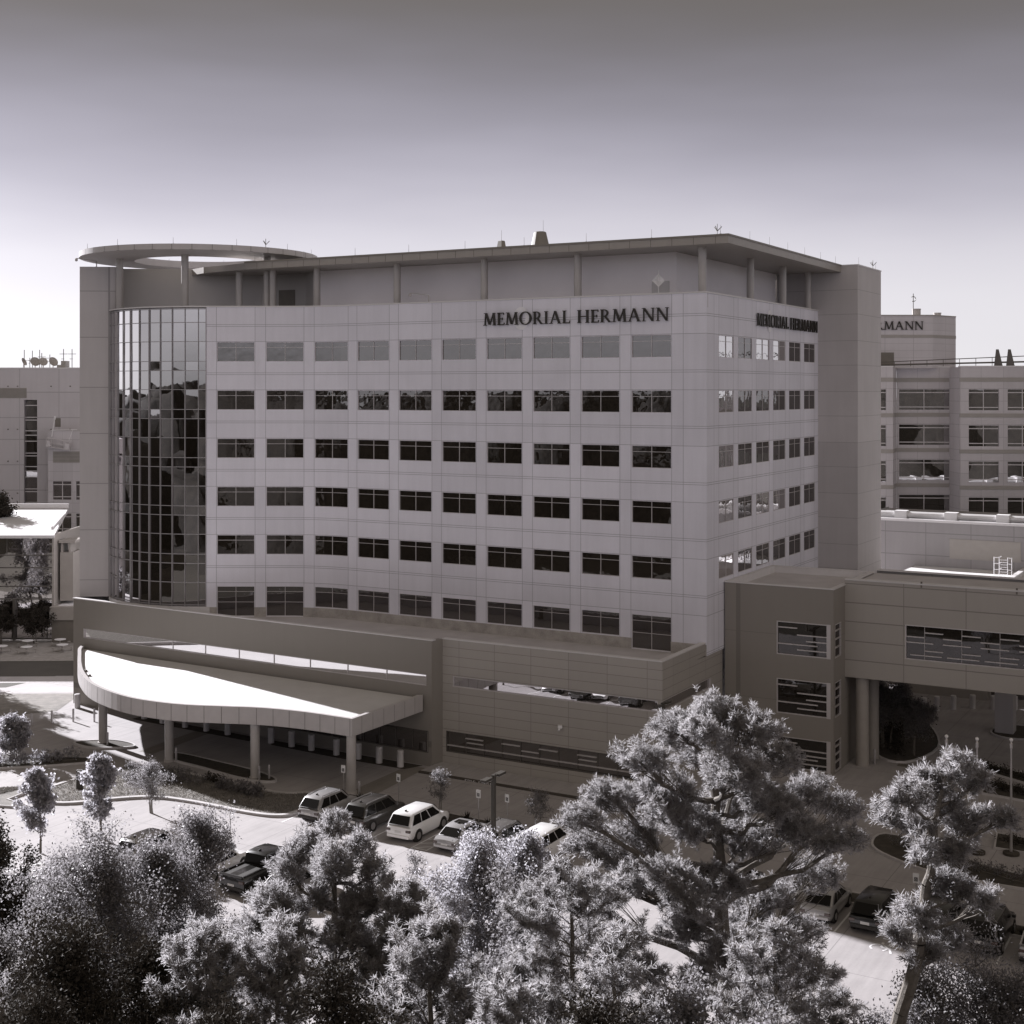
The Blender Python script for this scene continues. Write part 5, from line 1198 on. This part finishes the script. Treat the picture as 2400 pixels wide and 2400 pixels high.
def pad_pine(label, x, y, tp, tr, pads, seed, nl=.22, dens=1.0, flat=.5, up=.5, group='pines in the foreground', nn=26):
    """pine whose crown is a set of flattened foliage pads, each carried by its own limb; tp trunk points, pads (x, y, z, r)"""
    g = np.random.default_rng(seed); t = thing('pine_tree', label, 'tree', (x, y, 0), 0, group); tk = MB(); P, D = [], []
    tp = [np.array(p)-np.array([x, y, 0]) for p in tp]; n = len(tp)
    fine = []
    for i in range(n-1):
        for k in range(4): fine.append(tp[i]+(tp[i+1]-tp[i])*k/4+g.normal(size=3)*np.array([.04, .04, 0]))
    fine.append(tp[-1]); m = len(fine); tubes(tk, fine, [tr*(1-i/m)**.8+.03 for i in range(m)], 10)
    zs_ = np.array([p[2] for p in fine])
    for (px_, py_, pz_, r) in pads:
        c = np.array([px_-x, py_-y, pz_]); i = int(np.argmin(np.abs(zs_-(pz_-.25*r-.45*np.linalg.norm((c-fine[int(np.argmin(np.abs(zs_-pz_)))])[:2]))))); i = min(max(i, 1), m-2)
        a = fine[i]; v = c-a; L = np.linalg.norm(v); lim = [a]
        for k in range(1, 7):
            f = k/6; p = a+v*f; p = p+np.array([0, 0, -.12*L*math.sin(math.pi*f)*.8])+g.normal(size=3)*.05*L*.4; lim.append(p)
        lim[-1] = c-np.array([0, 0, r*.2]); r0 = min(tr*.5, .035+.022*L); tubes(tk, lim, [r0*(1-.11*k) for k in range(7)], 6)
        nt = int(46*dens*(r/1.2)**2)+8
        for j in range(nt):
            d = g.normal(size=3); d /= np.linalg.norm(d); d[2] = abs(d[2])*(1.0 if g.uniform() < .8 else -.5); rr_ = r*g.uniform(.55, 1.08)
            e = c+np.array([d[0]*rr_, d[1]*rr_, d[2]*rr_*flat*1.3-.1*r])
            b0 = lim[int(g.integers(3, 7))]; mid = b0+(e-b0)*.5+g.normal(size=3)*.08*r
            tubes(tk, [b0, mid, e], [.020, .014, .008], 3)
            sh = (e-mid); sh = sh/np.linalg.norm(sh)+np.array([0, 0, up])
            for q_ in range(5):
                o_ = g.normal(size=3)*.13*(q_ > 0); P.append(e+o_-(e-mid)*.12*q_); D.append(sh+o_*1.5)
    obj('trunk', tk, 'bark', t, merge=False)
    V, F = needle_tufts(np.array(P), np.array(D), g, nn, nl, .024, 1.15); fast_mesh('crown', V, F, 'pine_needles', t)
    return t
def leaves(C_, g, per, spread, size, flat=.5):
    m = len(C_); P = C_[:, None]+g.normal(size=(m, per, 3))*spread; P = P.reshape(-1, 3); n = len(P)
    a = g.normal(size=(n, 3)); a[:, 2] -= flat; a /= np.linalg.norm(a, axis=1, keepdims=True)
    b = np.cross(a, g.normal(size=(n, 3))); b /= np.linalg.norm(b, axis=1, keepdims=True)+1e-9
    s_ = size*g.uniform(.6, 1.3, (n, 1))
    V = np.stack([P, P+a*s_*.5+b*s_*.28, P+a*s_, P+a*s_*.5-b*s_*.28], 1).reshape(-1, 3)
    return V, np.arange(len(V)).reshape(-1, 4)
def broad(label, x, y, h, cb, rad, seed, leaf=.13, mtl='broad_leaves', stems=1, dens=1.0, wild=.6, group='leafy trees in the foreground', name='broadleaf_tree', bark='bark', tr=None, per=26, open_=.0, cat='tree'):
    g = np.random.default_rng(seed); t = thing(name, label, cat, (x, y, 0), g.uniform(0, 6), group)
    tk = MB(); tr = tr or h*.016; C_ = []
    for s_ in range(stems):
        off = g.normal(size=2)*(.22*rad if stems > 1 else 0)
        d0 = np.array([off[0]*.5, off[1]*.5, h]); main = limb((off[0]*.5, off[1]*.5, 0), d0, h*.92, g, .2, .05, 8)
        tubes(tk, main, [tr*(1-k/9.5) for k in range(9)], 7)
        nb = int((18 if stems == 1 else 9)*dens**.5+4)
        for j in range(nb):
            f = (j+.3)/nb; z = cb+(h*.93-cb)*f; k = min(int(z/(h*.92)*8), 7); q = min(1, z/(h*.92)*8-k); p0 = main[k]+(main[k+1]-main[k])*q
            az = j*2.4+g.normal()*.5; L = rad*(math.sin(math.pi*min(.97, .28+.72*f))**.7)*g.uniform(.42-.2*wild, 1.28+.35*wild); el = .35+.6*f+wild*g.normal()*.25
            br = limb(p0, [math.cos(az)*math.cos(el), math.sin(az)*math.cos(el), math.sin(el)], L, g, .3, .2+.1*wild, 6)
            tubes(tk, br, [tr*.42*(1-k/7.5) for k in range(7)], 4)
            for q_ in range(int(5*dens)+4):
                u_ = g.uniform(.3, 1); k = min(int(u_*6), 5); b0 = br[k]+(br[k+1]-br[k])*(u_*6-k)
                sub = limb(b0, g.normal(size=3)+np.array([0, 0, .5]), g.uniform(.2, .42)*rad*.8, g, .3, .25, 3)
                tubes(tk, sub, [tr*.13, tr*.1, tr*.08, tr*.05], 3)
                C_ += sub[1:]
    obj('trunk', tk, bark, t, merge=False)
    C_ = np.array(C_)
    if open_: C_ = C_[g.uniform(size=len(C_)) > open_]
    V, F = leaves(C_, g, per, rad*.045+.06, leaf); fast_mesh('crown', V, F, mtl, t)
    return t
def atpx(px, Y): return (px-1200)/3214*Y
def ztop(py, Y): return 28.9-(py-914.5)*Y/3214
# pines, positions worked out from their tops
def P_(label, px, py, Y, cb, rad, seed, **k): return pine(label, atpx(px, Y), Y, ztop(py, Y), cb, rad, seed, **k)
def pads_px(L_, Y, g, dj):
    o = []
    for px, py, r in L_:
        y_ = Y+g.uniform(-dj, dj); o.append(((px-1200)/3214*y_, y_, 28.9-(py-914.5)*y_/3214-.15, r*y_/3214*g.uniform(.74, 1.0)))
    return o
gp = np.random.default_rng(9)
L1_ = [(1670,1655,85),(1580,1700,75),(1760,1700,85),(1650,1745,95),(1500,1765,75),(1830,1770,75),(1710,1800,95),(1430,1850,75),(1560,1845,85),(1350,1905,55),(1800,1860,75),(1900,1845,65),(1975,1880,50),(1395,1965,85),(1490,1935,80),(1625,1925,85),(1750,1960,75),(1870,1940,80),(1975,1955,60),(1560,2040,85),(1680,2060,90),(1800,2085,85),(1910,2030,75),(1455,2055,75),(1360,2070,75),(1600,2170,85),(1740,2180,90),(1870,2170,80),(1500,2260,85),(1640,2290,90),(1790,2300,90),(1920,2270,65)]
L1b = [(1640,1700,70),(1740,1760,80),(1560,1900,80),(1690,1890,85),(1840,1880,75),(1480,2000,75),(1620,2110,80),(1760,2110,80),(1700,2240,85)]
Yp = 55; T_ = [(1702,2540),(1700,2300),(1694,2120),(1680,1950),(1672,1800),(1670,1680)]
tpp = [(atpx(1704, Yp), Yp, 0)]+[(atpx(a_, Yp), Yp, ztop(b_, Yp)) for a_, b_ in T_ if ztop(b_, Yp) > 1.5]
pad_pine('largest pine, broad rounded crown of bright clumps before the podium corner', atpx(1704, Yp), Yp, tpp, .36, pads_px(L1_, Yp, gp, 3.2)+pads_px(L1b[::2], Yp-2.5, gp, 1.2)+pads_px(L1b[1::2], Yp+3, gp, 1.5), 11, dens=.92, flat=.55)
L2_ = [(2240,1790,60),(2185,1825,55),(2290,1815,42),(2125,1860,55),(2090,1900,50),(2205,1880,55),(2150,1930,45),(2265,1930,42),(2355,1905,38),(2305,1910,35),(2175,1985,42),(2240,1985,38),(2205,2050,35),(2255,2080,50),(2310,2095,42),(2155,2135,60),(2225,2185,52),(2165,2230,42),(2100,2180,32)]
Yp = 44; T_ = [(2105,2420),(2150,2235),(2168,2130),(2186,2020),(2192,1920),(2215,1820)]
tpp = [(atpx(2060, Yp), Yp, 0)]+[(atpx(a_, Yp), Yp, ztop(b_, Yp)) for a_, b_ in T_]
pad_pine('thin leaning pine with pale bark and open bright crown near the right edge', atpx(2060, Yp), Yp, tpp, .24, pads_px(L2_, Yp, gp, 1.1), 5, dens=1.0, flat=.7, nl=.25)
L3_ = [(785,1935,45),(720,1975,50),(840,1980,45),(670,2035,52),(775,2020,55),(880,2035,48),(635,2110,60),(735,2100,60),(845,2110,55),(930,2090,42),(595,2190,60),(695,2200,70),(815,2190,70),(915,2170,52),(640,2290,70),(770,2290,80),(890,2275,70),(560,2280,60)]
Yp = 50; tpp = [(atpx(780, Yp), Yp, 0), (atpx(785, Yp), Yp, 5), (atpx(780, Yp), Yp, 9), (atpx(784, Yp), Yp, ztop(1950, Yp))]
pad_pine('bushy young pine in front of the silver crossover', atpx(780, Yp), Yp, tpp, .22, pads_px(L3_, Yp, gp, 1.6)+pads_px(L3_[4::2], Yp-1.5, gp, .8), 21, dens=1.25, flat=.9, up=1.1)
P_('slim dark pine right of the bushy young pine', 945, 1990, 47, 1.5, 2.3, 22, n_br=54, tr=.18, shape='dome', droop=-.3, drop=1.5)
P_('dark pine with straight trunk at the bottom centre left', 1010, 2085, 43, 2, 3.0, 23, n_br=60, tr=.2, shape='dome', droop=-.25, drop=1.4)
P_('low pine at the bottom left of centre, below the pickup', 470, 2130, 43, 2, 3.2, 24, n_br=64, tr=.18, shape='dome', droop=-.25, drop=1.5)
P_('low pine between the pickup and the bushy young pine', 640, 2110, 43, 1.5, 3.0, 25, n_br=64, tr=.18, shape='dome', droop=-.25, drop=1.5)
P_('drooping pine just left of the largest pine', 1345, 1995, 46, 4, 3.0, 26, n_br=56, tr=.2, shape='dome', rise=.5, drop=1.0)
P_('pine at the bottom edge under the largest pine', 1440, 2200, 38, 3, 3.0, 27, n_br=46, tr=.18, shape='round')
P_('pine at the bottom edge right of the largest pine', 1800, 2180, 40, 4, 3.6, 28, n_br=50, tr=.2, shape='round')
P_('small pine at the very bottom centre', 1190, 2235, 38, 3, 2.6, 29, n_br=44, tr=.16, shape='dome', droop=-.2, drop=1.3)
# leafy trees
def B_(label, px, py, Y, cb, rad, seed, **k): return broad(label, atpx(px, Y), Y, ztop(py, Y), cb, rad, seed, **k)
B_('broad leafy tree left of the pickup with speckled leaves', 270, 1985, 55, 2, 4.0, 41, dens=2.3, leaf=.115, per=38)
B_('feathery tree top in front of the black sedan', 480, 1900, 60, 2, 3.0, 42, dens=1.9, leaf=.11, per=34)
B_('pale leafy tree in front of the lamp post', 1130, 1985, 58, 2, 3.0, 43, dens=2.1, leaf=.125, per=40, mtl='pale_leaves')
B_('pale leafy tree top in front of the half hidden white suv', 1245, 1955, 60, 2, 2.4, 44, dens=1.8, leaf=.125, per=36, mtl='pale_leaves')
B_('leafy tree behind the drooping pine at the bottom centre', 1240, 2090, 50, 1.5, 3.4, 45, dens=2.2, leaf=.12, per=34)
B_('leafy tree filling the bottom right corner', 2330, 2275, 47, 2, 3.9, 46, dens=2.3, leaf=.10, per=36)
B_('leafy tree at the bottom edge below the thin pine', 2150, 2330, 45, 2, 2.8, 47, dens=2, leaf=.10, per=34)
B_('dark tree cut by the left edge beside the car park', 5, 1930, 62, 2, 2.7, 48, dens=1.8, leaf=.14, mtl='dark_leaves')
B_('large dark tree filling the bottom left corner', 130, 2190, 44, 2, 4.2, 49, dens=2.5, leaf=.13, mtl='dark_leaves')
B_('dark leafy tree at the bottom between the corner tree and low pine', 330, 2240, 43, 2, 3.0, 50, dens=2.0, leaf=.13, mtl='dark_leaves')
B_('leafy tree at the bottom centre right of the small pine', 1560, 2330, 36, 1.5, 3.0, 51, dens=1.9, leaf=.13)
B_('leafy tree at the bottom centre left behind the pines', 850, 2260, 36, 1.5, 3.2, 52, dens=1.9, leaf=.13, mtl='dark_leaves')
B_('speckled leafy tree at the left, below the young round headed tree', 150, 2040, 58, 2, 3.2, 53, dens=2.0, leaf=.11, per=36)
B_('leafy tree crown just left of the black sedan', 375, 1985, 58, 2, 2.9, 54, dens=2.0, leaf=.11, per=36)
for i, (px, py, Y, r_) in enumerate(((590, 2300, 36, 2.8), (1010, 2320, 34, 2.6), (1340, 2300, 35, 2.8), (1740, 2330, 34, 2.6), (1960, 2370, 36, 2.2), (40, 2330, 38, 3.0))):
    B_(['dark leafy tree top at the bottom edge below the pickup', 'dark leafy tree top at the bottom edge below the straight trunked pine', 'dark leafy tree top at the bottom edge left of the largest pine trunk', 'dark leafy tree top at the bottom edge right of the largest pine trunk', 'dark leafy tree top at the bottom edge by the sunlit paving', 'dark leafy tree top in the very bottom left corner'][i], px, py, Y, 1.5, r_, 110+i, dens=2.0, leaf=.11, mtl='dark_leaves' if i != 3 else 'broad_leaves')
# young trees on the islands
def Y_(label, px, pytop, pybase, rad, seed, **k):
    Y = 3214*28.9/(pybase-914.5); return broad(label, atpx(px, Y), Y, ztop(pytop, Y), k.pop('cb', 1.0), rad, seed, wild=.35, group='young trees round the car park', **k)
Y_('young tree with large glossy leaves in front of the leftmost column', 237, 1755, 1965, 1.45, 61, leaf=.24, dens=.9, mtl='pale_leaves', per=13, cb=1.3)
Y_('young round headed tree on the left island above the car park', 95, 1805, 2000, 1.5, 62, leaf=.24, dens=.8, mtl='pale_leaves', per=12, cb=1.2)
Y_('small multi stemmed tree at the left end of the hedge', 38, 1695, 1785, 1.35, 63, leaf=.2, stems=4, dens=.8, mtl='pale_leaves', per=12)
Y_('sparse reddish young tree behind the curved kerb', 360, 1790, 1905, 1.3, 64, leaf=.10, stems=4, dens=.7, per=7, bark='pale_bark')
Y_('staked sapling behind the white suv', 1033, 1805, 1912, .95, 65, leaf=.09, stems=4, dens=.3, per=5, bark='pale_bark', tr=.03)
Y_('staked sapling right of the lamp post', 1260, 1862, 1958, 1.1, 66, leaf=.09, stems=4, dens=.35, per=5, bark='pale_bark', tr=.03)
Y_('thin bare tree standing on the sunlit car park', 980, 2005, 2115, 1.0, 67, leaf=.1, stems=1, dens=.5, per=5, tr=.04, bark='pale_bark')
Y_('dark tree beside the round pillars under the skybridge', 2075, 1618, 1755, 2.4, 68, leaf=.15, stems=3, dens=1.4, mtl='broad_leaves', per=18, cb=1.8)
Y_('smaller dark tree right of the other under the skybridge', 2135, 1660, 1770, 1.8, 69, leaf=.15, stems=3, dens=1.2, mtl='broad_leaves', per=16, cb=1.6)
Y_('small dark tree in front of the glass pavilion', 88, 1428, 1508, 1.9, 70, leaf=.2, stems=2, dens=1, mtl='dark_leaves', per=12, cb=1.2)
Y_('dark shrub tree by the pavilion at the left edge', 2, 1425, 1510, 1.8, 71, leaf=.2, stems=2, dens=1, mtl='dark_leaves', per=12, cb=1)
broad('tree top showing over the pavilion roof at the left', atpx(18, 170)-1.0, 169.4, 16.0, 8, 3.6, 72, leaf=.3, dens=1.6, mtl='dark_leaves', per=16, group='trees behind the pavilion')
for i, (px, Y, h) in enumerate(((-150, 133, 9), (-190, 140, 11), (-290, 136, 11), (-240, 130, 9), (-330, 145, 13))):
    broad(['tree beyond the left edge nearest the pavement', 'tree beyond the left edge by the road', 'third tree out beyond the left edge', 'fourth tree out beyond the left edge', 'farthest tree out beyond the left edge'][i], atpx(px, Y), Y, h, 2, 3.4, 80+i, leaf=.26, dens=1.4, group='trees beyond the left edge', per=14)
# hedges, shrubs, ground cover
def bushes(name, label, pts, hgt, wdt, seed, leaf=.14, mtl='broad_leaves', cat='hedge', stemn=5, per=30, kind=None, group=None):
    g = np.random.default_rng(seed); c0 = W(*pts[0]); t = thing(name, label, cat, (c0[0], c0[1], .1), 0, group)
    C_ = []; tk = MB()
    for p_, q_ in zip(pts, pts[1:]):
        A, B = np.array(W(*p_)), np.array(W(*q_)); tk.tube(A-np.array([c0[0], c0[1], 0]), B-np.array([c0[0], c0[1], 0]), .03, .03, 4); L = np.linalg.norm(B-A); n = max(2, int(L/.5))
        for i in range(n):
            c = A+(B-A)*(i+g.uniform(0, 1))/n-np.array([c0[0], c0[1], 0])
            for j in range(stemn):
                o_ = g.normal(size=2)*wdt*.45; hz = hgt*g.uniform(.35, 1.0); e = c+np.array([o_[0], o_[1], hz]); C_ += [e, c+(e-c)*.6]
                if j < 2: tk.tube(c, e, .015, .006, 3, cap=False)
    V, F = leaves(np.array(C_), g, per, .11, leaf, flat=-.2)
    obj('stems', tk, 'bark', t, merge=False); fast_mesh('foliage', V, F, mtl, t); return t
bushes('hedge', 'bright rough hedge on the left island running towards the first column', [(49.5,-26.5),(46.8,-25),(43.9,-21.7)], .85, .9, 91, .2, 'pale_leaves', per=16)
bushes('hedge', 'bright hedge at the far left edge', [(56,-31),(50.5,-27)], .8, .9, 92, .2, 'pale_leaves', per=16)
bushes('hedge', 'round sunlit shrub bed inside the curved kerb', [(36.6,-24.2),(33.2,-22.6),(30.6,-22)], .75, 1.1, 93, .15, 'broad_leaves', per=18)
bushes('hedge', 'low sunlit shrubs along the drive edge of the island', [(38.2,-21.6),(33.5,-21)], .5, .4, 94, .16, 'broad_leaves', per=14)
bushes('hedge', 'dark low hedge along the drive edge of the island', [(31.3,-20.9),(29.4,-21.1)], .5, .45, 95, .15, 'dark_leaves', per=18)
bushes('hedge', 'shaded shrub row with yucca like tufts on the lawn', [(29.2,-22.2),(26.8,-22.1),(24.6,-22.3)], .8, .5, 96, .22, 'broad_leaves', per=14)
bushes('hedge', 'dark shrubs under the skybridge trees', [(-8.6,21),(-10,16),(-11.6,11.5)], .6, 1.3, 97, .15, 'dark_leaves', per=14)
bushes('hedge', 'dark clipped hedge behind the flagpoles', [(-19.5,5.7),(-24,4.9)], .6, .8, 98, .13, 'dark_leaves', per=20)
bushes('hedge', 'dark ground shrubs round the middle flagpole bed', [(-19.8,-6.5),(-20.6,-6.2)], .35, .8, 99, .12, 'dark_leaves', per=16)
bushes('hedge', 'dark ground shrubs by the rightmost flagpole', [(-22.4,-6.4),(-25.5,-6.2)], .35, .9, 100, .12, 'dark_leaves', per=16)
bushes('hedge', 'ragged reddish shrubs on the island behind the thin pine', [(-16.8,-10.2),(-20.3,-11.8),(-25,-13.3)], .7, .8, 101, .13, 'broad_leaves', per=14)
bushes('hedge', 'low shrubs along the strip behind the skybridge hatching', [(-17.8,11),(-23,8.6)], .5, .6, 102, .13, 'dark_leaves', per=14)
sp = thing('spiky_plant', '', 'plant')
g_ = np.random.default_rng(5); n = 46; th = g_.uniform(0, 6.28, n); el = g_.uniform(.3, 1.3, n); L = g_.uniform(.3, .52, n)
d = np.stack([np.cos(th)*np.cos(el), np.sin(th)*np.cos(el), np.sin(el)], 1); sd_ = np.stack([-np.sin(th), np.cos(th), 0*th], 1)*.035
V = np.stack([-sd_, sd_, d*L[:, None]+sd_*.15, d*L[:, None]-sd_*.15], 1).reshape(-1, 3); fast_mesh('leaf_rosette', V, np.arange(n*4).reshape(-1, 4), 'dark_leaves', sp)
mb = MB(); mb.lathe([(.05, 0), (.05, .12)], 8); obj('stem', mb, 'bark', sp)
SPL = [18.3, 16.4, 14.9, 12.9, 11.1, 9.5, 7.8, 6.0, 4.2, 2.6, .6, -1.2, -3.4, -18.0, -19.8, -21.9, -23.8, -26.2]
for i, a in enumerate(SPL):
    o = sp if i == 0 else copy_tree(sp); b = -19.2-(.011*(20-a)) if a > -9 else -21.3; o.location = W(a, b, .1); s_ = rng.uniform(.8, 1.3); o.scale = (s_, s_, s_); o.rotation_euler = (0, 0, i*1.7)
    lab = f'{ORD[i]} spiky plant from the left in the strip before the parked cars' if i < 13 else f'{ORD[i-13]} spiky plant from the left in the strip beyond the big pine'
    tag(o, lab, 'plant', 'spiky plants in the car park strip')
def blades(name, polys, n, seed, hh, z=.12):
    g = np.random.default_rng(seed); P = []
    for poly in polys:
        A = np.array(poly); lo, hi = A.min(0), A.max(0); c = 0
        X = g.uniform(lo, hi, (n*3, 2)); ins = np.zeros(len(X), bool); j = len(A)-1
        for i in range(len(A)):
            cnd = ((A[i, 1] > X[:, 1]) != (A[j, 1] > X[:, 1])) & (X[:, 0] < (A[j, 0]-A[i, 0])*(X[:, 1]-A[i, 1])/(A[j, 1]-A[i, 1]+1e-12)+A[i, 0]); ins ^= cnd; j = i
        P.append(X[ins][:n])
    X = np.concatenate(P); P3 = np.stack([CX+X[:, 0]*UX+X[:, 1]*VX, CY+X[:, 0]*UY+X[:, 1]*VY, np.full(len(X), z)], 1); m = len(P3)
    d = g.normal(size=(m, 3))*.5; d[:, 2] = 1; d *= hh*g.uniform(.5, 1.2, (m, 1)); s_ = g.normal(size=(m, 3)); s_[:, 2] = 0; s_ *= .02/np.linalg.norm(s_, axis=1, keepdims=True)
    V = np.stack([P3-s_, P3+s_, P3+d+s_*.3, P3+d-s_*.3], 1).reshape(-1, 3); o = fast_mesh(name, V, np.arange(m*4).reshape(-1, 4), 'grass_blades')
    o['label'] = 'short grass and ground cover on the planted islands'; o['category'] = 'grass'; o['kind'] = 'stuff'
blades('grass', [insetp(ISL, .45) if sum(ISL[i][0]*ISL[(i+1)%len(ISL)][1]-ISL[(i+1)%len(ISL)][0]*ISL[i][1] for i in range(len(ISL))) > 0 else insetp(ISL, -.45), [(41,-28.3),(44.6,-31.8),(50.6,-36.6),(42,-33)]], 14000, 3, .10)
# wooded land behind and round the viewpoint: what the windows mirror
g = np.random.default_rng(77)
nx, ny = 270, 210; xs = np.linspace(-400, 400, nx); ys = np.linspace(-420, 235, ny); X, Y = np.meshgrid(xs, ys)
Z = np.full(X.shape, 1.5)
NC = 2600; cx_ = g.uniform(-400, 400, NC); cy_ = g.uniform(-420, 235, NC); rr = g.uniform(5, 11, NC)
hh = g.uniform(24, 31.5, NC)*np.where(cy_ > -45, .5, 1)
hh = np.where((cy_ > 20), g.uniform(21, 29, NC), hh)
keep = ((cy_ < 14) | (np.abs(cx_) > 118+.25*np.maximum(0, cy_-100)))
for a_, b_, r_, h_ in zip(cx_[keep], cy_[keep], rr[keep], hh[keep]):
    d2 = ((X-a_)**2+(Y-b_)**2)/r_**2; k_ = d2 < 1; Z[k_] = np.maximum(Z[k_], h_*np.sqrt(1-d2[k_])**.4)
Z += g.normal(size=Z.shape)*.3; Z[(np.abs(X) < 20) & (Y > -14)] = .2; Z[(Y > 22) & (np.abs(X) < 108)] = -1.5
V = np.stack([X, Y, Z], -1).reshape(-1, 3); ii = np.arange(nx*ny).reshape(ny, nx)
F = np.stack([ii[:-1, :-1], ii[:-1, 1:], ii[1:, 1:], ii[1:, :-1]], -1).reshape(-1, 4)
mat('woodland_leaf', (.02, .017, .014), .9, var=.5, scale=.5, fine=3, bump=1)
o = fast_mesh('woodland', V, F, 'woodland_leaf'); o['label'] = 'dark wooded land behind the viewpoint, mirrored in the windows'; o['category'] = 'woodland'; o['kind'] = 'stuff'
for p_ in list(bpy.data.meshes): pass
